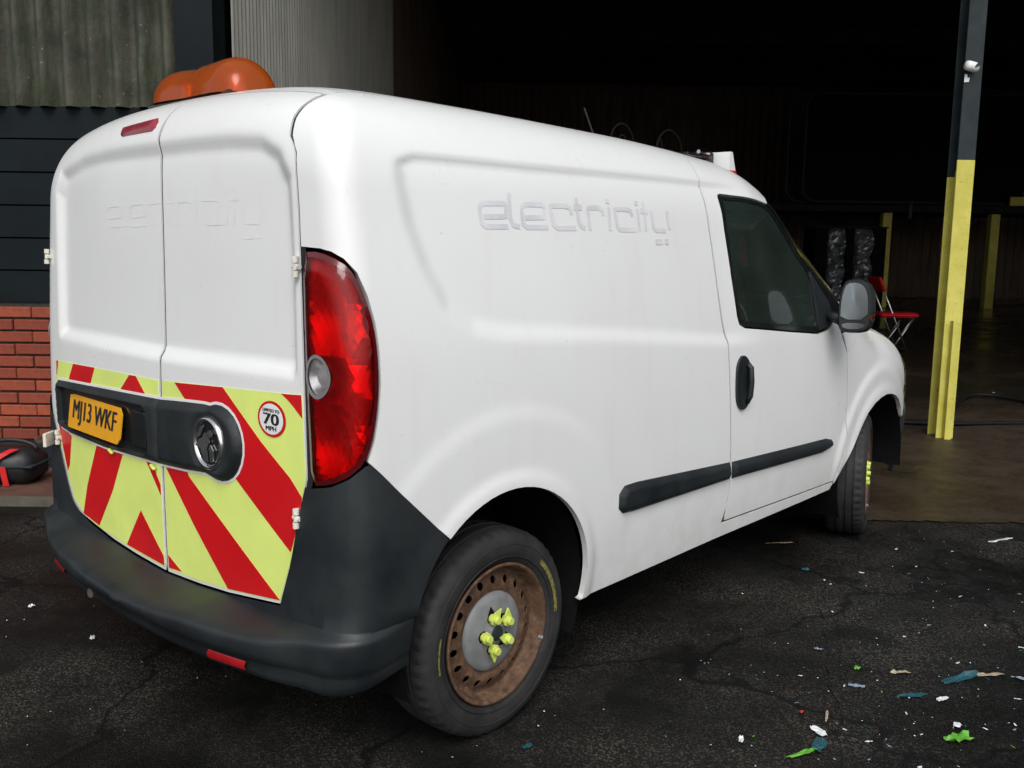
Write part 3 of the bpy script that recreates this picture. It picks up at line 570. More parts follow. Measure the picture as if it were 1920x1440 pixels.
# roof, rear header, windscreen, bonnet, front
RP=[(-.398,-.647),(.4,-.647),(1.2,-.647),(1.52,-.647),(1.60,-.66),(1.655,-.672)]
edge=fwd(np.array([1.72,1.83,2.04,2.20,2.345]),np.array([1.718,1.618,1.453,1.313,1.155]))
panel('roof',RP+[(1.69,-.3),(1.70,0),(1.69,.3)]+[(x,-y) for x,y in RP[::-1]],'white',van,mode='top',res=.04,thick=.02)
for mir in (False,True): panel('rear_header',[(UC+.002 if mir else UC,1.936),(-.795,1.936),(-.782,1.97),(UC+.002 if mir else UC,1.97)],'white',van,mir=mir,res=.02,thick=.02)
WS=[(float(e[0])+.004,float(e[1])+.012) for e in edge]
panel('windscreen',[(1.668,-.665)]+WS+[(2.52,-.62),(2.66,-.35),(2.70,0),(2.66,.35),(2.52,.62)]+[(x,-y) for x,y in WS[::-1]]+[(1.668,.665),(1.702,.3),(1.712,0),(1.702,-.3)],'glass',van,off=-.004,mode='top',res=.05,thick=0)
he=fwd(np.array([2.40,2.5,2.7,2.9,3.1,3.2]),np.array([1.112,1.10,1.071,1.039,.994,.959])); HE=[(float(p[0]),float(p[1])+.006) for p in he]
panel('bonnet',HE+[(3.33,-.55),(3.40,-.3),(3.42,0),(3.40,.3),(3.33,.55)]+[(x,-y) for x,y in HE[::-1]]+[(2.60,.62),(2.76,.35),(2.80,0),(2.76,-.35),(2.60,-.62)],'white',van,mode='top',res=.04,thick=.02)
panel('scuttle',[(2.375,-.74),(2.53,-.61),(2.67,-.34),(2.71,0),(2.67,.34),(2.53,.61),(2.375,.74),(2.395,.745),(2.59,.615),(2.75,.345),(2.79,0),(2.75,-.345),(2.59,-.615),(2.395,-.745)],'plastic',van,off=-.012,mode='top',res=.05,thick=0)
for mir in (False,True):
    u1=UCF-(.002 if mir else 0)
    panel('front_bumper',[(3.238,.24),(3.238,.55),(3.256,.62),(u1,.62),(u1,.22)],'plastic',van,off=.01,mir=mir,res=.03,thick=.02)
    panel('grille',[(3.80,.63),(3.82,.80),(u1,.80),(u1,.63)],'plastic',van,mir=mir,res=.03,thick=.02)
    panel('headlight',[(3.262,.64),(3.25,.90),(3.45,.88),(3.78,.80),(3.78,.64)],'clearlens',van,off=.004,mir=mir,res=.03,thick=.02)
    panel('headlight_bowl',[(3.265,.645),(3.255,.895),(3.45,.875),(3.775,.795),(3.775,.645)],'silver',van,off=-.03,mir=mir,res=.03,thick=.0)
# unseen black shell added to keep the panel gaps dark, bulkhead, floor, wheel housings
for mir in (False,True): panel('gap_dark_shell',[(UC,.47),(-.5,.50),(-.40,.80),(.42,.80),(.45,.40),(1.10,.40),(1.10,1.965),(UC,1.92)],'black',van,off=-.05,mir=mir,res=.05,thick=0)
mb=MB(); mb.box((1.11,0,1.02),(.02,1.42,1.30)); part(mb,'bulkhead','black')
mb=MB(); mb.box((1.35,0,.345),(3.6,1.10,.05)); mb.box((1.32,0,.345),(1.75,1.64,.045)); mb.box((.2,.3,.27),(1.0,.3,.14)); mb.box((1.3,-.25,.28),(1.2,.12,.12)); mb.tube([(-.6,-.35,.27),(.5,-.35,.27)],.03,8); part(mb,'underbody','black')
for cx,zc,rr,y0 in ((0,.385,.385,-.50),(2.80,.34,.41,-.45)):
    for s in (1,-1):
        mb=MB(); A=[R(a) for a in range(-28 if cx<1 else -8,209,6)]; n=len(A); W=[.862,.80,.70,.60,-y0]
        v=[(cx+(rr+.012*(1 if i%2 else 0)*(j>0))*math.cos(a),-s*wv,zc+(rr+.0)*math.sin(a)) for a in A for j,wv in enumerate(W) for i in [0]]
        f=[(i*5+j,i*5+j+1,(i+1)*5+j+1,(i+1)*5+j) for i in range(n-1) for j in range(4)]; mb.add(v,f)
        k=[(cx+rr*math.cos(a),s*y0,zc+rr*math.sin(a)) for a in A]; mb.add(k,[tuple(range(n))]); part(mb,'wheel_housing','black',smooth=True)
# ------------------------------------------------------------------ rear bumper
def bump_loft(left):
    def ztop(u):
        if left:
            return float(np.interp(u,[UC,-1.25,-1.094,-.93,-.84,-.765,-.715,-.675,-.64,-.60,-.58,-.54,-.506,-.388,-.248],[.434,.442,.455,.479,.503,.54,.595,.66,.72,.80,.85,.88,.905,.792,.662]))
        return float(np.interp(u,[UC,-1.25,-1.094,-.845,-.756,-.700,-.675,-.595,-.548,-.516,-.506,-.388,-.248],[.434,.442,.455,.487,.708,.83,.828,.844,.872,.902,.905,.792,.662]))
    def prot(u): return float(np.interp(u,[UC,-1.2,-1.0,-.85,-.75,-.65,-.55,-.45,-.35,-.24],[.168,.163,.142,.112,.090,.064,.044,.028,.016,.006]))
    cols=sorted(set(list(np.linspace(UC,-.248,64))+[-.845,-.756,-.700,-.675,-.548,-.506])); U=[];Q=[];OF=[]
    for u in cols:
        zt=ztop(u); a=prot(u); zl=min(zt-.002,.452+.03*sstep(np.array(u),-.9,-.5)); rows=[]
        for k in range(8): rows.append((zt+(zl-zt)*k/7,.007+.010*k/7*sstep(np.array(u),-.75,-.6)))
        led=.06+.94*1
        rows+=[(zl-.006,.30*a+.008),(zl-.015,.74*a+.006),(zl-.022,.955*a+.004),(zl-.029,a+.004),(zl-.040,a*1.01+.004),(.392,a*1.0+.004),(.374,a*.98),(.366,a*.90-.002),(.360,a*.84),(.335,a*.83),(.316,a*.77),(.306,a*.55),(.302,-.03)]
        for z,o in rows:
            ue=-math.sqrt(max(.0,.372**2-(z-.385)**2)) if z>.30 else -.385
            ue=min(ue,-.248); s=max(0,1-(-.248-u)/.35); z2=z+.035*s*(z<.35)
            U.append(u+(ue+.248)*s); Q.append(z2); OF.append(float(o))
    return len(cols),np.array(U),np.array(Q),np.array(OF)
def bgrid(left):
    nc,U,Q,OF=bump_loft(left); nr=len(U)//nc
    P=fwd(U,Q); N=grad(P); N[:,2]=0; N/=np.linalg.norm(N,axis=1,keepdims=True); P=P+N*OF[:,None]; return P.reshape(nc,nr,3)
g=bgrid(False); gm=bgrid(True)[::-1].copy(); gm[:,:,1]*=-1; nr=g.shape[1]
full=np.concatenate([gm[:-1],g][::1],0) if False else np.concatenate([g[::-1],gm[::-1][1:]],0)
mb=MB(); n=len(full); mb.add([tuple(p) for p in full.reshape(-1,3)],[(i*nr+j,i*nr+j+1,(i+1)*nr+j+1,(i+1)*nr+j) for i in range(n-1) for j in range(nr-1)])
bumper=fix_normals(part(mb,'rear_bumper','plastic',smooth=True,sharp=50))
def bpt(y,z,out):      # a point on the bumper face below the ledge
    u=UC-(-abs(y)) if False else XC-RF*HP-(-abs(y)-YC); p=fwd(np.array([u]),np.array([z]))[0]
    pr=float(np.interp(u,[UC,-1.2,-1.0,-.85,-.75,-.65,-.55,-.45,-.35,-.24],[.168,.163,.142,.112,.090,.064,.044,.028,.016,.006])); return Vector((p[0]-pr*.84-out,math.copysign(abs(p[1]),y),z))
for y0,y1 in ((-.435,-.575),(.48,.62)):
    mb=MB(); ys=np.linspace(y0,y1,9); a=[bpt(y,.3545,.004) for y in ys]; b=[bpt(y,.3295,.004) for y in ys]; c=[bpt(y,.342,.009) for y in ys]
    mb.add(a+c+b,[(i,i+1,10+i,9+i) for i in range(8)]+[(9+i,10+i,19+i,18+i) for i in range(8)]); mb.build('reflector','reflector',bumper,smooth=True)
mb=MB(); e=bpt(.24,.338,.0); mb.lathe([(.0,-.004),(.014,-.004),(.017,0),(.017,.01)],14,e,axis='x'); mb.build('tow_eye_cap','kerb',bumper,smooth=False)
# ------------------------------------------------------------------ rear door livery, trim, plate
def uy(y): return XC-RF*HP-(-abs(y)-YC)
CHR=[(UC+.012,1.028),(-.724,1.062),(-.707,.847),(-.760,.716),(-.851,.497),(-1.094,.466),(-1.25,.453),(UC+.012,.446)]
CHL=[(UC+.012,1.026),(-1.1,1.024),(-.80,1.020),(-.632,1.018),(-.615,.847),(-.655,.716),(-.690,.655),(-.735,.590),(-.790,.535),(-.870,.497),(-.95,.480),(-1.094,.466),(-1.25,.453),(UC+.012,.446)]
panel('reflective_panel',CHR,'yellow',rdR,off=.0012,res=.03,thick=.001)
panel('reflective_panel',CHL,'yellow',rdL,off=.0012,res=.03,thick=.001,mir=True)
RED_R=[[(-1.356,1.030),(-1.099,1.044),(-.921,.918),(-.728,.798),(-.735,.765),(-.799,.643),(-1.036,.794)],[(-1.428,.775),(-1.30,.780),(-1.287,.761),(-1.057,.623),(-.852,.499),(-1.098,.468),(-1.267,.618)],[(-.831,1.056),(-.726,1.061),(-.721,1.002)],[(-1.428,.490),(-1.352,.456),(-1.428,.450)]]
RED_L=[[(-.83,1.020),(-1.002,1.023),(-.965,.964),(-.784,.96)],[(-1.249,1.024),(-1.291,1.025),(-1.359,.966),(-1.176,.962)],[(-1.004,.773),(-1.194,.773),(-1.102,.625),(-.985,.483),(-.860,.500),(-.906,.607)],[(-1.338,.772),(-1.375,.772),(-1.428,.705),(-1.428,.672)],[(-1.294,.598),(-1.185,.462),(-1.428,.450),(-1.428,.479)],[(-.635,.79),(-.790,.762),(-.745,.656),(-.715,.63),(-.668,.716)],[(-.634,1.017),(-.655,1.017),(-.632,.965)]]
for q in RED_R: panel('red_stripe',q,'red',rdR,off=.0022,res=.03,thick=.001)
for q in RED_L: panel('red_stripe',q,'red',rdL,off=.0022,res=.03,thick=.001,mir=True)
TL=[(-.655,.950),(-1.085,.962),(UC+.001,.970),(UC+.001,.774),(-1.069,.768),(-.80,.775),(-.675,.786)]
TR=[(UC,.970),(-1.30,.980),(-1.19,.986)]+[(-1.118+.115*math.cos(R(a)),.886+.107*math.sin(R(a))) for a in range(112,-113,-15)]+[(-1.19,.790),(-1.30,.781),(UC,.774)]
HOLE=[(-.690,.934),(-1.36,.944),(-1.385,.93),(-1.395,.80),(-1.36,.787),(-.80,.790),(-.700,.802)]
panel('trim_outline',offset_poly(TL,.008),'stick',rdL,off=.0030,res=.03,thick=.0015,mir=True)
panel('trim_outline',offset_poly(TR,.008),'stick',rdR,off=.0030,res=.03,thick=.0015)
rim=lambda pl:(lambda a,b:.006+.016*sstep(sdpoly(a,b,pl),0,.016))
panel('plate_surround',TL,'plastic',rdL,off=rim(TL),holes=[HOLE],res=.012,thick=.02,mir=True)
panel('plate_recess',offset_poly(HOLE,.004),'gloss',rdL,off=.0045,res=.03,thick=0,mir=True)
EMC=(-1.150,.882)
panel('handle_surround',TR,'plastic',rdR,off=lambda a,b:.006+.018*sstep(sdpoly(a,b,TR),0,.018)-.007*sstep(np.hypot(a-EMC[0],b-EMC[1]),.092,.078),res=.010,thick=.02)
mb=MB(); mb.box((S1(-1.33,.865,.014,True)),(.012,.09,.11),bev=.004); mb.build('door_release','gloss',rdL)
# emblem
em=S1(EMC[0],EMC[1],.020); mb=MB(); mb.lathe([(.060,.004),(.064,-.004),(.070,-.006),(.075,-.002),(.077,.006)],40,em,axis='x'); emb=part(mb,'badge','chrome',smooth=True)
mb=MB(); mb.lathe([(.0,.0015),(.062,.0015)],40,em,axis='x'); mb.build('badge_field','gloss',emb)
ef_=lambda a,b,h:em+Vector((h,-a,b))
mb=MB()
for q in ([(-.058,-.012),(-.030,-.018),(-.012,-.050),(.004,-.052),(.000,-.018),(.016,.004),(.012,.026),(-.008,.030),(-.020,.014),(-.034,.010)],[(.004,.030),(.020,.040),(.034,.030),(.030,.020),(.020,.024),(.016,.012)],[(.022,-.002),(.036,-.016),(.034,-.046),(.022,-.052),(.026,-.026),(.012,-.012)],[(-.052,.010),(-.030,.044),(-.010,.052),(-.016,.040),(-.030,.018)]):
    mb.prism(q,-.001,-.005,ef_)
fix_normals(mb.build('griffin_relief','tube',emb))
# number plate: tilted plate in the recess
def on_plate(a,b,h): # a right, b up, h outwards; centred
    c=S1(uy(.425),.858,.012,True); t=R(8); return c+Vector((-h*math.cos(t)+b*math.sin(t)-a*.05,-a,b*math.cos(t)+h*math.sin(t)))
pw,ph=.212,.0585
q=[(-pw,-ph+.006),(-pw+.006,-ph),(pw-.020,-ph),(pw,-ph+.020),(pw,ph-.020),(pw-.020,ph),(-pw+.006,ph),(-pw,ph-.006)]
mb=MB(); mb.prism(q,0,.004,on_plate); plate=fix_normals(part(mb,'number_plate','plate'))
me=text_mesh('MJ13 WKF',.1); v=np.array([x.co[:] for x in me.vertices]); lo=v.min(0); hi=v.max(0); v=(v-(lo+hi)/2)/(hi-lo+1e-9)
mb=MB()
for k,dx in enumerate((-.0034,0,.0034)): mb.add([on_plate(float(p[0])*.350+dx,float(p[1])*.084,.0048+.0002*k) for p in v],[tuple(f.vertices) for f in me.polygons])
mb.build('lettering','ink',plate)
# 70 mph sticker
SC=(-.871,.985)
sk=panel('speed_sticker',[(SC[0]+.060*math.cos(t),SC[1]+.0475*math.sin(t)) for t in np.linspace(0,2*math.pi,33)[:-1]],'red',rdR,off=.0034,res=.03,thick=.0012)
def disc(n,rx,ry,mat,off): return panel(n,[(SC[0]+rx*math.cos(t),SC[1]+ry*math.sin(t)) for t in np.linspace(0,2*math.pi,33)[:-1]],mat,rdR,off=off,res=.03,thick=0)
disc('sticker_face',.051,.0405,'stick',.0042)
for s,dz,wd,hh in (('LIMITED TO',.0225,.070,.0085),('70',.000,.064,.030),('MPH',-.0245,.044,.0115)):
    me=text_mesh(s,.1); v=np.array([x.co[:] for x in me.vertices]); lo=v.min(0); hi=v.max(0); v=(v-(lo+hi)/2)/(hi-lo+1e-9)
    mb=MB()
    for k,dx in enumerate((-.0012,.0012)): mb.add([tuple(p) for p in surf(SC[0]+v[:,0]*wd+dx*(2 if s=='70' else 1),SC[1]+dz+v[:,1]*hh,.005+.0002*k)],[tuple(f.vertices) for f in me.polygons])
    mb.build('sticker_lettering','ink',rdR)
# faded lettering left on the side panel, and its ghost on the rear doors
LET=[[[(0.041,1.493),(-0.048,1.491),(-0.065,1.501),(-0.067,1.541),(-0.052,1.554),(0.035,1.557),(0.04,1.548),(0.036,1.521),(-0.053,1.518)]],[[(0.058,1.591),(0.056,1.561),(0.054,1.517),(0.063,1.497),(0.091,1.493)]],[[(0.214,1.495),(0.12,1.493),(0.104,1.503),(0.104,1.547),(0.12,1.558),(0.191,1.56),(0.205,1.554),(0.2,1.523),(0.115,1.52)]],[[(0.345,1.495),(0.258,1.493),(0.241,1.503),(0.232,1.546),(0.232,1.558),(0.301,1.561),(0.324,1.556),(0.332,1.536)]],[[(0.36,1.59),(0.358,1.56),(0.362,1.516),(0.374,1.501),(0.392,1.496)],[(0.343,1.559),(0.383,1.559)]],[[(0.415,1.491),(0.413,1.559),(0.465,1.562),(0.487,1.555),(0.49,1.539)]],[[(0.522,1.565),(0.52,1.492)],[(0.52,1.596),(0.519,1.577)]],[[(0.665,1.497),(0.575,1.495),(0.561,1.504),(0.554,1.561),(0.618,1.562),(0.643,1.557),(0.65,1.541)]],[[(0.684,1.566),(0.684,1.494)],[(0.681,1.596),(0.679,1.578)]],[[(0.721,1.595),(0.723,1.564),(0.721,1.494)],[(0.699,1.561),(0.743,1.56)]],[[(0.764,1.565),(0.768,1.509),(0.78,1.498),(0.843,1.497)],[(0.861,1.565),(0.864,1.534),(0.869,1.503)],[(0.773,1.459),(0.815,1.46)],[(0.83,1.462),(0.851,1.46)]]]
for L in LET:
    mb=MB()
    for k,s in enumerate(L): ribbon(mb,s,.0145 if k==0 else .018,(.0011+.0003*k),step=.01)
    mb.build('vinyl_letter','vinyl',spR,smooth=True)
for row,(z0,kz,wd,xx0,xx1) in enumerate(((1.515,1.0,.006,-.067,.87),)):
    for L in LET:
        for s in L:
            pts=[]
            for x,z in s: pts.append((.36-(x-xx0)/.937*.88*(1 if row==0 else .8),z0+(z-1.525)*kz))   # (y,z) on the doors
            for mirr,keep in ((False,[p for p in pts if p[0]<-.012]),(True,[p for p in pts if p[0]>.012])):
                if len(keep)>1:
                    mb=MB(); ribbon(mb,[(uy(p[0]),p[1]) for p in keep],wd,.0007,mirr,.02); mb.build('adhesive_ghost','ghost',rdL if mirr else rdR,smooth=True)
# high brake lamp on the left door
bl=[(-1.19,1.842),(-1.385,1.853),(-1.402,1.838),(-1.402,1.818),(-1.39,1.808),(-1.205,1.806),(-1.185,1.815)]
panel('brake_lamp',bl,'brakered',rdL,off=lambda a,b:.002+.008*sstep(sdpoly(a,b,bl),0,.012),res=.012,thick=.01,mir=True)
# rusty check-strap bracket sticking out at the left corner
mb=MB(); c=S1(-.615,.735,.03,True); mb.box(c,(.07,.012,.05),Matrix.Rotation(R(40),3,'Z'),bev=.003); brk=part(mb,'hinge_bracket','cream')
mb=MB(); mb.lathe([(0,.0),(.013,0),(.013,.012),(0,.012)],12,c+Vector((-.030,.008,0)),axis='y'); mb.build('rusty_bolt','rust',brk)
for p in ((-1.12,.762),(-1.40,.757)):
    mb=MB(); c=S1(p[0],p[1],.010,True); mb.box(c,(.012,.028,.012),Matrix.Rotation(R(25),3,'X'),bev=.004); mb.build('sealing_tape_scrap','lime',rdL)
# ------------------------------------------------------------------ wheels
def build_wheel():
    w_=empty('wheel',(0,0,0),None,None); w_.parent=van
    half=[(.200,.070),(.214,.080),(.228,.092),(.245,.0965),(.262,.0975),(.280,.095),(.296,.087),(.305,.078),(.3085,.066)]
    tread=[(.3100,.052),(.3100,.045),(.3030,.043),(.3030,.036),(.3110,.034),(.3115,.010),(.3040,.008),(.3040,-.001)]
    prof=[(r,-y) for r,y in half]+[(r,-y) for r,y in tread]+[(r,y) for r,y in tread[::-1][1:]]+half[::-1]
    nsh=len(half)
    def mod(i,k):
        a=0
        if (i in (nsh-2,nsh-1,nsh) or i in (len(prof)-nsh+1,len(prof)-nsh,len(prof)-nsh-1)) and k%3==0: a-=.0055
        return a
    mb=MB(); mb.lathe(prof,150,mod=mod); t=fix_normals(mb.build('tyre','tyre',w_,smooth=True,sharp=40))
    for r0 in (.232,.268): 
        mb=MB(); mb.tube([(r0*math.cos(a),-.0955 if r0<.25 else -.0965,r0*math.sin(a)) for a in np.linspace(0,2*math.pi,73)[:-1]],.0018,5,closed=True); mb.build('sidewall_ridge','tyre',w_,smooth=True)
    rimp=[(.196,-.060),(.205,-.078),(.2125,-.0895),(.2095,-.094),(.2030,-.0925),(.1980,-.083),(.1930,-.062),(.1890,-.050),(.1865,-.047)]
    mb=MB(); mb.lathe(rimp,72); rm=mb.build('rim','rust',w_,smooth=True)
    hol=[[(.156*math.cos(R(20*k))+.0120*math.cos(t),.156*math.sin(R(20*k))+.0120*math.sin(t)) for t in np.linspace(0,2*math.pi,13)[:-1]] for k in range(18)]
    def dsk(A,B,o):
        r=np.hypot(A,B); h=np.interp(r,[.08,.10,.118,.132,.145,.165,.178,.188],[-.048,-.050,-.056,-.062,-.064,-.056,-.044,-.046]); P=np.stack([A,h,B],1); N=np.tile(np.array([0,-1.,0]),(len(A),1)); return P,N
    o=[(.188*math.cos(t),.188*math.sin(t)) for t in np.linspace(0,2*math.pi,73)[:-1]]; i_=[(.085*math.cos(t),.085*math.sin(t)) for t in np.linspace(0,2*math.pi,41)[:-1]]
    panel('wheel_disc',o,'rust',w_,holes=hol+[i_],res=.010,thick=.006,fn=dsk)
    mb=MB(); mb.lathe([(.0,-.02),(.186,-.02),(.19,.03)],40); mb.build('brake_backplate','black',w_)
    mb=MB(); mb.lathe([(.0,-.083),(.030,-.083),(.034,-.075),(.055,-.074),(.098,-.071),(.115,-.066),(.120,-.060),(.120,-.050)],56); hc=mb.build('hub_cap','grey',w_,smooth=True)
    mb=MB(); mb.lathe([(.0,-.087),(.020,-.0865),(.024,-.083)],24); mb.build('hub_centre','steel',hc,smooth=True)
    for k in range(5):
        a=R(100+72*k); cx,cz=.050*math.cos(a),.050*math.sin(a); d=R([35,-60,-100,150,80][k])+a*0
        mb=MB(); mb.lathe([(0,-.105),(.0105,-.105),(.0125,-.100),(.0135,-.072)],14,(cx,0,cz)); 
        tip=(cx+.034*math.cos(d),-.088,cz+.034*math.sin(d)); 
        def lf(a_,b_,h,cx=cx,cz=cz,d=d): return Vector((cx+a_*math.cos(d)-b_*math.sin(d),h,cz+a_*math.sin(d)+b_*math.cos(d)))
        mb.prism([(.038,0),(.016,.012),(0,.017),(-.012,.014),(-.018,0),(-.012,-.014),(0,-.017),(.016,-.012)],-.084,-.090,lf); fix_normals(mb.build('wheel_nut_pointer','lime',w_,smooth=False))
        mb=MB(); mb.prism([(.036,0),(.014,.013),(0,.018),(-.014,.014),(-.020,0),(-.014,-.014),(0,-.018),(.014,-.013)],-.0715,-.0745,lambda a_,b_,h,cx=cx,cz=cz,d=d+.9:Vector((cx+a_*math.cos(d)-b_*math.sin(d),h,cz+a_*math.sin(d)+b_*math.cos(d)))); fix_normals(mb.build('nut_pocket','black',hc))
    mb=MB(); A=np.linspace(R(-8),R(38),16); mb.add([(r*math.cos(a),-.0985,r*math.sin(a)) for a in A for r in (.244,.258)],[(2*i,2*i+1,2*i+3,2*i+2) for i in range(15)]); mb.build('yellow_tyre_mark','chalk',w_)
    mb=MB(); A=np.linspace(R(158),R(182),10); mb.add([(r*math.cos(a),-.0985,r*math.sin(a)) for a in A for r in (.248,.254)],[(2*i,2*i+1,2*i+3,2*i+2) for i in range(9)]); mb.build('yellow_tyre_mark','chalk',w_)
    mb=MB(); mb.tube([(.195*math.cos(R(-28)),-.086,.195*math.sin(R(-28))),(.206*math.cos(R(-28)),-.096,.206*math.sin(R(-28)))],.006,8); mb.build('balance_weight','grey',w_)
    return w_
def copy_tree(o,parent):
    c=o.copy(); COL.objects.link(c); c.parent=parent
    for ch in [x for x in bpy.data.objects if x.parent==o and x is not c]: copy_tree(ch,c)
    return c
wh=build_wheel(); wh.location=(0,-.770,.309); wh.rotation_euler=(0,R(-8),0)
ZR=.309
w2=copy_tree(wh,van); w2.location=(0,.770,ZR); w2.rotation_euler=(0,R(30),R(180))
w3=copy_tree(wh,van); w3.location=(2.755,-.765,ZR); w3.rotation_euler=(R(-1.5),R(40),R(17.5))
w4=copy_tree(wh,van); w4.location=(2.755,.765,ZR); w4.rotation_euler=(0,R(75),R(197))
# ------------------------------------------------------------------ door mirrors
for s in (1,-1):
    o=Vector((2.07,-1.032*s,1.215)); e=empty('door_mirror',o,None,None); e.parent=van; e.scale=(.9,.9,.88)
    ty=R(-6*s)   # mirror faces the rear
    out=[(-.068,-.135),(-.079,-.06),(-.076,.04),(-.060,.098),(-.030,.116),(.030,.110),(.060,.085),(.076,.02),(.079,-.06),(.070,-.118),(.048,-.142),(-.040,-.146)]
    out=smooth_poly(out,1); mb=MB(); rings=[]
    for k,(sc,xx) in enumerate(((.93,-.052),(1.0,-.040),(1.0,.0),(.93,.045),(.78,.085),(.5,.112),(.15,.122))):
        rings.append([(xx,-s*(a*sc+.0)+0,b*sc) for a,b in out])
    n=len(out); mb.add([p for r_ in rings for p in r_],[(k*n+i,k*n+(i+1)%n,(k+1)*n+(i+1)%n,(k+1)*n+i) for k in range(6) for i in range(n)]+[tuple(range(6*n,7*n))]); 
    h=fix_normals(mb.build('mirror_housing','plastic',e,smooth=True)); h.rotation_euler=(0,0,-ty)
    def gl(name,poly,mat,x0):
        mb=MB(); mb.prism(poly,0,.004,lambda a,b,h_:Vector((x0-h_,-s*a,b))); q=fix_normals(mb.build(name,mat,e)); q.rotation_euler=(0,R(2),-ty+R(3*s)); return q
    back=[(a*.93,b*.93) for a,b in out]; gl('mirror_surround',back,'gloss',-.050)
    gl('mirror_glass',smooth_poly([(-.062,-.082),(-.064,-.02),(-.058,.05),(-.042,.094),(.008,.098),(.040,.080),(.058,.03),(.063,-.078)],1),'mirror',-.056)
    gl('wide_angle_glass',smooth_poly([(-.058,-.098),(-.045,-.128),(.040,-.124),(.060,-.096)],1),'mirror',-.056)
    mb=MB(); mb.tube([(0,.075*s,-.085),(.03,.14*s,-.075),(.06,.19*s,-.06)],[.030,.027,.03],10); mb.build('mirror_arm','plastic',e,smooth=True)
    mb=MB(); mb.box((-.022,-.083*s,-.062),(.045,.012,.046),bev=.005); mb.build('indicator_repeater','clearlens',e)
    mb=MB(); mb.box((-.020,-.079*s,-.066),(.036,.008,.024),bev=.002); mb.build('indicator_bulb','amber',e)
# ------------------------------------------------------------------ cab interior
mb=MB(); mb.box((2.32,0,1.00),(.60,1.42,.36),bev=.05); mb.box((1.7,0,.40),(1.2,1.5,.04)); part(mb,'dashboard','black')
for y in (-.38,.38):
    e=empty('front_seat',(1.45,y,.42),None,None); e.parent=van
    mb=MB(); mb.box((.10,0,.20),(.48,.48,.16),bev=.05); mb.build('seat_cushion','seat',e)
    mb=MB(); mb.box((-.15,0,.55),(.14,.46,.62),Matrix.Rotation(R(-12),3,'Y'),bev=.05); mb.build('seat_back','seat',e)
    mb=MB(); mb.box((-.23,0,.97),(.09,.26,.17),Matrix.Rotation(R(-10),3,'Y'),bev=.03); mb.build('head_restraint','seat',e)
mb=MB(); mb.tube([(1.98+.03*math.sin(a),-.38+.18*math.cos(a),1.06+.17*math.sin(a)) for a in np.linspace(0,2*math.pi,33)[:-1]],.014,8,closed=True); mb.tube([(1.99,-.38,1.06),(2.12,-.38,1.0)],.03,8); part(mb,'steering_wheel','gloss',smooth=True)
mb=MB(); mb.box((1.90,-.46,1.555),(.16,.36,.02),Matrix.Rotation(R(-25),3,'Y'),bev=.006); vis=part(mb,'sun_visor','seat')
mb=MB(); mb.box((1.97,-.47,1.44),(.006,.10,.17),Matrix.Rotation(R(-22),3,'Y'),bev=.002); mb.build('green_reflection_card','reflection_green',vis)  # green card added for the colour reflected in the side window
mb=MB(); mb.box((1.93,-.545,1.43),(.006,.035,.15),Matrix.Rotation(R(-22),3,'Y'),bev=.002); mb.build('red_reflection_card','chairred',vis)  # red card added for the reddish strip of that reflection
# ------------------------------------------------------------------ amber beacon bar, aerial, roof clutter
bx,by=-.25,.195; zr=1.858
bar=empty('beacon_bar',(bx,by,zr),None,None); bar.parent=van
mb=MB(); mb.box((0,0,.018),(.20,.50,.036),bev=.012); mb.box((.0,.2,-.01),(.06,.05,.05)); mb.box((0,-.2,-.01),(.06,.05,.05)); mb.build('beacon_base','gloss',bar)
ys=np.linspace(-.265,.265,45); rings=[]; ns=22
for y in ys:
    t=abs(y)/.265; lobe=(.112 if y<0 else .104)+.007*math.exp(-((abs(y)-.15)/.09)**2); e=(max(0,1-max(0,(t-.58)/.42)**2.4))**.5; hh=max(.004,lobe*e); ww=max(.01,(.098+.008*math.exp(-((abs(y)-.15)/.10)**2))*(.35+.65*e))
    rings.append([(ww*math.cos(a)*(1-.15*math.sin(a)),y,.030+hh*math.sin(a)**.7) for a in np.linspace(0,math.pi,ns)])
mb=MB(); mb.add([p for r_ in rings for p in r_],[(i*ns+j,i*ns+j+1,(i+1)*ns+j+1,(i+1)*ns+j) for i in range(len(ys)-1) for j in range(ns-1)]); fix_normals(mb.build('amber_lens','amber',bar,smooth=True))
for y in (-.14,.14):
    mb=MB(); mb.lathe([(.0,.105),(.022,.100),(.030,.085),(.032,.045),(.045,.036)],16,(0,y,0),axis='z'); mb.build('beacon_lamp','silver',bar,smooth=True)
mb=MB(); mb.box((0,0,.052),(.10,.12,.035),bev=.01); mb.build('beacon_motor','plastic',bar)
def roofz(x,y): return float(topd(np.array([x]),np.array([y]))[0,2])
mb=MB(); z0=roofz(1.14,-.3); mb.tube([(1.16,-.3,z0),(1.07,-.3,z0+.135)],.0035,6); mb.lathe([(.02,0),(.016,.014),(.006,.02)],12,(1.16,-.3,z0-.002),axis='z'); part(mb,'aerial','plastic')
def loop(cx,cy,r,rz,t0,t1,rad,h): return [(cx+r*math.cos(t)*math.cos(rz),cy+r*math.cos(t)*math.sin(rz),roofz(min(cx,1.62),cy)-.02+h+r*math.sin(t)) for t in np.linspace(t0,t1,22)]
mb=MB(); mb.tube(loop(1.33,-.3,.105,.1,-.2,3.3,.006,.03),.0035,6); mb.tube(loop(1.36,-.28,.075,.3,-.2,3.3,.006,.02),.003,6); part(mb,'roof_cable','black',smooth=True)
mb=MB(); mb.tube(loop(1.50,-.42,.10,.0,-.4,3.5,.006,.04),.0035,6); mb.tube(loop(1.46,-.40,.065,.4,-.4,6.0,.006,.03),.003,6); part(mb,'roof_cable','black',smooth=True)
lbx=empty('work_light',(1.62,-.46,roofz(1.6,-.46)),None,None); lbx.parent=van
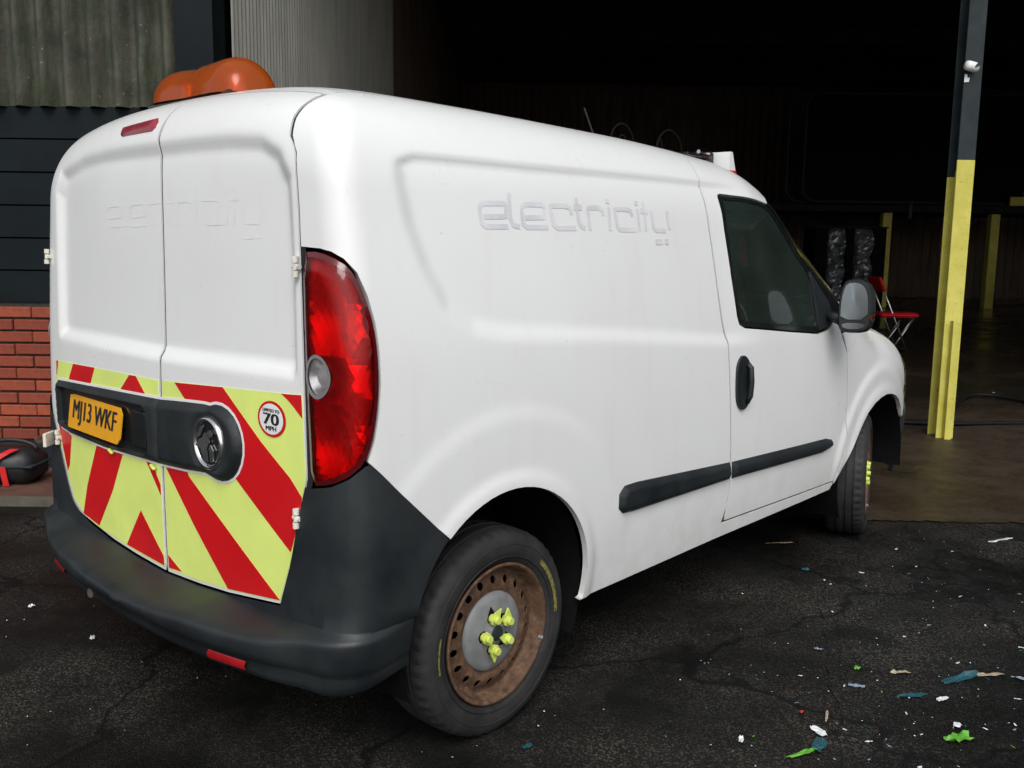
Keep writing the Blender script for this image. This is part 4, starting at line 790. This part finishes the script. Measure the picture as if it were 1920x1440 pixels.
mb=MB(); mb.box((-.02,0,.045),(.20,.10,.016),bev=.004); mb.box((-.05,0,.02),(.05,.05,.05)); mb.build('light_bracket','gloss',lbx)
mb=MB(); mb.box((.085,0,.035),(.06,.08,.07),bev=.01); mb.build('light_body','plastic',lbx)
mb=MB(); mb.tube([(-.02,-.04,.06),(.06,-.04,.06)],.009,8); mb.build('clamp_bar','chrome',lbx)
mb=MB(); mb.prism([(.13,-.085),(.140,.070),(.160,.070),(.222,-.085)],-.10,.10,lambda a,b,h:Vector((a,h,b))); wd_=fix_normals(mb.build('sign_wedge','stick',lbx))
mb=MB(); mb.prism([(.130,-.040),(.131,-.008),(.193,-.008),(.207,-.040)],-.102,.102,lambda a,b,h:Vector((a,h,b))); fix_normals(mb.build('sign_red_band','red',lbx))
# ------------------------------------------------------------------ loose things
ch=empty('folding_chair',Bp(5.45,13.5,.007),'red padded folding chair standing inside the open bay','chair'); ch.rotation_euler=(0,0,BROT)
cz=.007
for s in (-.19,.19):
    mb=MB(); mb.tube([(-.30,s,1.00),(.14,s,.012)],.013,8); mb.build('back_leg','tube',ch,smooth=True)
    mb=MB(); mb.tube([(.22,s*.88,.50),(-.10,s*.88,.012)],.012,8); mb.build('front_leg','tube',ch,smooth=True)
    mb=MB(); mb.tube([(.03,s*.95,.26),(.20,s*.95,.50)],.008,6); mb.build('brace','tube',ch,smooth=True)
mb=MB(); mb.box((-.28,0,.97),(.045,.46,.22),Matrix.Rotation(R(-24),3,'Y'),bev=.018); mb.build('backrest','chairred',ch)
mb=MB(); mb.box((.0,0,.535),(.56,.44,.07),bev=.03); mb.build('seat','chairred',ch)
mb=MB(); mb.tube([(.12,-.19,.06),(.12,.19,.06)],.009,6); mb.build('stretcher','tube',ch,smooth=True)
bg_=empty('tool_bag',Bp(-2.93,5.36,.045),'black tool bag with red straps on the step by the brick wall','bag'); bg_.rotation_euler=(0,0,BROT)
mb=MB(); mb.box((0,0,.10),(.40,.26,.20),bev=.05); mb.build('bag_body','bagblack',bg_,smooth=True)
mb=MB(); mb.box((.01,-.01,.115),(.41,.265,.012),bev=.004); mb.build('zip_band','steel',bg_)
mb=MB(); mb.tube([(.03+.15*math.cos(t),0,.19+.055*math.sin(t)) for t in np.linspace(0,math.pi,14)],.012,8); mb.build('bag_handle','bagblack',bg_,smooth=True)
def strap(pts,w_):
    mb=MB(); n=len(pts); mb.add([(x-w_/2,y,z) for x,y,z in pts]+[(x+w_/2,y,z) for x,y,z in pts]+[(x-w_/2,y+.006,z) for x,y,z in pts]+[(x+w_/2,y+.006,z) for x,y,z in pts],[(i,i+1,n+i+1,n+i) for i in range(n-1)]+[(2*n+i,3*n+i,3*n+i+1,2*n+i+1) for i in range(n-1)]+[(i,2*n+i,2*n+i+1,i+1) for i in range(n-1)]+[(n+i,n+i+1,3*n+i+1,3*n+i) for i in range(n-1)]); mb.build('red_strap','strapred',bg_)
strap([(.05,-.148,.118),(.058,-.148,.06),(.066,-.146,.006)],.034); strap([(.005,-.148,.006),(-.012,-.152,.06),(-.015,-.152,.11),(.01,-.150,.158),(.06,-.132,.192),(.10,-.10,.212)],.050)
# cable loop on the floor by the column
def cpath(pts,it=3):
    for _ in range(it):
        o=[pts[0]]
        for a,b in zip(pts,pts[1:]): o+=[tuple(np.array(a)*.75+np.array(b)*.25),tuple(np.array(a)*.25+np.array(b)*.75)]
        pts=o+[pts[-1]]
    return pts
cp=cpath([(2.2,8.3,.02),(2.7,7.9,.02),(3.2,7.75,.02),(3.75,7.95,.02),(4.15,8.7,.03),(4.60,9.35,.05),(4.95,9.0,.03),(4.85,8.3,.02),(4.5,7.85,.02),(4.1,7.8,.02),(3.5,7.65,.035),(3.0,7.85,.02),(2.4,8.6,.02)])
mb=MB(); mb.tube([Bp(*p) for p in cp],.018,8); tag(mb.build('floor_cable','cable',None,smooth=True),'black cable looped on the wet floor behind the column','cable')
# litter
for nm,col in (('litter_white',(.62,.64,.66)),('litter_blue',(.22,.27,.33)),('litter_teal',(.012,.07,.09)),('litter_green',(.11,.36,.03)),('litter_tan',(.33,.27,.19)),('litter_red',(.42,.02,.02))): M[nm[7:]+'_lit']=simple(nm,col,.45,var=.3,scale=40)
def scrap(x,y,lx,ly,rot,mat,label,name='plastic_scrap',z=.006,group=None,curl=.25):
    lx*=.72; ly*=.72; base=Vector((x,y,z)); m=Matrix.Rotation(rot,3,'Z')
    mb=MB(); nu=7; nv=4; v=[]
    for i in range(nu):
        t=i/(nu-1); wv=(.35+.65*math.sin(math.pi*(.12+.76*t)))*random.uniform(.65,1.1); cx=random.uniform(-.08,.08)
        for j in range(nv):
            s=(j/(nv-1)-.5); v.append(base+m@Vector(((t-.5)*lx+random.uniform(-.05,.05)*lx,(s*wv+cx)*ly,abs(random.gauss(0,curl))*min(lx,ly)*.30+.0015)))
    mb.add(v,[(i*nv+j,(i+1)*nv+j,(i+1)*nv+j+1,i*nv+j+1) for i in range(nu-1) for j in range(nv-1)])
    o=mb.build(name,mat,None,smooth=False); o.data.materials[0]=M[mat]; tag(o,label,'litter',group); return o
fb=Bp
scrap(.90,-1.89,.12,.07,R(-35),'green_lit','crumpled bright green wrapper on the tarmac',curl=.5)
scrap(.985,-1.86,.05,.035,R(10),'white_lit','white scrap lying against the bright green wrapper')
scrap(.655,-1.565,.085,.045,R(60),'white_lit','flat white paper slip beside the curled green strip')
scrap(.50,-1.585,.16,.03,R(-20),'green_lit','curled green plastic strip at the edge of the dark tarmac patch',curl=.4)
scrap(.58,-1.60,.11,.06,R(15),'teal_lit','dark teal film next to the curled green strip')
scrap(3.11,-1.42,.22,.045,R(-25),'white_lit','long white film strip lying near the concrete edge',curl=.4)
scrap(2.28,-.63,.20,.02,R(-40),'tan_lit','thin brown strip on tarmac under the van sill')
scrap(1.33,-1.77,.26,.05,R(-25),'teal_lit','long torn teal film streak on the dark patch',curl=.5)
scrap(1.42,-1.83,.16,.03,R(-40),'tan_lit','tan torn strip lying over the teal film streak',curl=.5)
scrap(1.47,-1.93,.12,.03,R(-75),'blue_lit','pale blue ribbon beside the teal film streak',curl=.5)
scrap(1.09,-1.69,.15,.04,R(-40),'teal_lit','short teal film scrap with white end')
scrap(1.13,-1.77,.07,.03,R(-20),'white_lit','white crumpled end of the short teal film')
scrap(1.03,-1.53,.07,.04,R(-60),'blue_lit','light blue crumpled scrap by the crack in the tarmac')
scrap(1.23,-1.60,.09,.035,R(-50),'tan_lit','beige and brown crumpled wrapper on the dark patch',curl=.6)
scrap(1.22,-1.315,.05,.022,R(-60),'blue_lit','small pale blue twist of film on rough tarmac',curl=.6)
scrap(1.16,-1.48,.035,.03,0,'green_lit','small mossy green tuft by the crack in the tarmac',curl=.8)
scrap(.76,-1.545,.10,.012,R(20),'tan_lit','thin bent tan strip near the red chip',curl=.6)
scrap(.735,-1.475,.025,.02,0,'red_lit','tiny red plastic chip on tarmac',curl=.5)
scrap(.45,-1.42,.045,.025,R(30),'white_lit','small white torn paper alone on rough tarmac',curl=.5)
scrap(2.0,-.90,.03,.06,0,'teal_lit','teal shred beside the van shadow',curl=.5)
scrap(-.01,-.985,.05,.03,0,'teal_lit','dark flat scrap beside the rear tyre')
scrap(-.53,.66,.05,.025,R(60),'white_lit','pale stone chip on tarmac behind the rear bumper',name='stone_chip',curl=.6)
scrap(-.56,1.13,.03,.03,0,'white_lit','white chip on tarmac near the step',name='stone_chip',curl=.6)
G='small white scraps scattered on the tarmac'
for x,y in ((2.59,-1.09),(2.14,-1.10),(1.93,-1.02),(1.90,-1.06),(1.53,-.84),(2.14,-1.52),(1.73,-1.53),(1.88,-1.69),(.97,-1.36),(1.0,-1.5),(1.6,-1.2),(1.45,-1.72),(.95,-1.72),(.85,-1.80),(1.11,-1.99),(1.02,-1.93),(.72,-1.62),(.70,-1.70),(2.4,-1.25),(2.75,-1.3),(1.75,-1.85),(1.3,-1.95),(.66,-1.86),(1.55,-1.5)):
    scrap(x,y,random.uniform(.012,.034),random.uniform(.008,.016),random.uniform(0,3),'white_lit','small white scrap scattered on the tarmac beside the van',group=G,curl=.4)
G2='pale scraps on the concrete floor'
for r,d in ((2.9,7.9),(3.0,7.75),(3.05,7.9),(4.9,8.5),(4.6,6.6),(3.75,6.4),(4.3,5.5),(3.4,5.2),(3.1,5.35),(4.6,7.4),(3.0,10.4),(3.9,6.0),(4.95,9.6),(3.15,10.2)):
    p=Bp(r,d,0); scrap(p.x,p.y,random.uniform(.03,.07),.03,random.uniform(0,3),'white_lit','pale scrap lying on the brown concrete floor',z=.010,group=G2,curl=.4)
# countless specks
mb=MB()
for k in range(330):
    if k<270: x=random.uniform(.3,3.0); y=-.9-random.random()**.7*1.4-.1*x*.2
    else: x=random.uniform(-1.0,.2); y=random.uniform(-1.3,1.2)
    p=Vector((x,y,0)); d=(p-C0).dot(EF); z=.006 if d<4.85 else .009; s=random.uniform(.0012,.004); a=random.uniform(0,6)
    mb.add([(x+s*math.cos(a+q)*random.uniform(.6,1.2),y+s*math.sin(a+q)*random.uniform(.6,1.2),z+random.uniform(0,.002)) for q in (0,1.5,3.1,4.6)],[(0,1,2,3)])
tag(mb.build('litter_specks','white_lit',None),'tiny pale specks of debris over the tarmac','debris',kind='stuff')
for mt,nn,sd in (('teal_lit',40,3),('blue_lit',26,4),('green_lit',8,5)):
    mb=MB(); rr=random.Random(sd)
    for k in range(nn):
        x=.35+rr.random()*2.2; y=-1.15-rr.random()*.95; s=rr.uniform(.002,.006); a=rr.uniform(0,6); st=rr.uniform(1,2.5)
        mb.add([(x+s*(st if q%2==0 else .7)*math.cos(a+q*1.57),y+s*(st if q%2==0 else .7)*math.sin(a+q*1.57),.0065+rr.uniform(0,.002)) for q in range(4)],[(0,1,2,3)])
    tag(mb.build('litter_specks',mt,None),{'teal_lit':'dark teal film shreds','blue_lit':'dull blue film shreds','green_lit':'tiny green plastic shreds'}[mt]+' strewn over the tarmac','debris',kind='stuff')
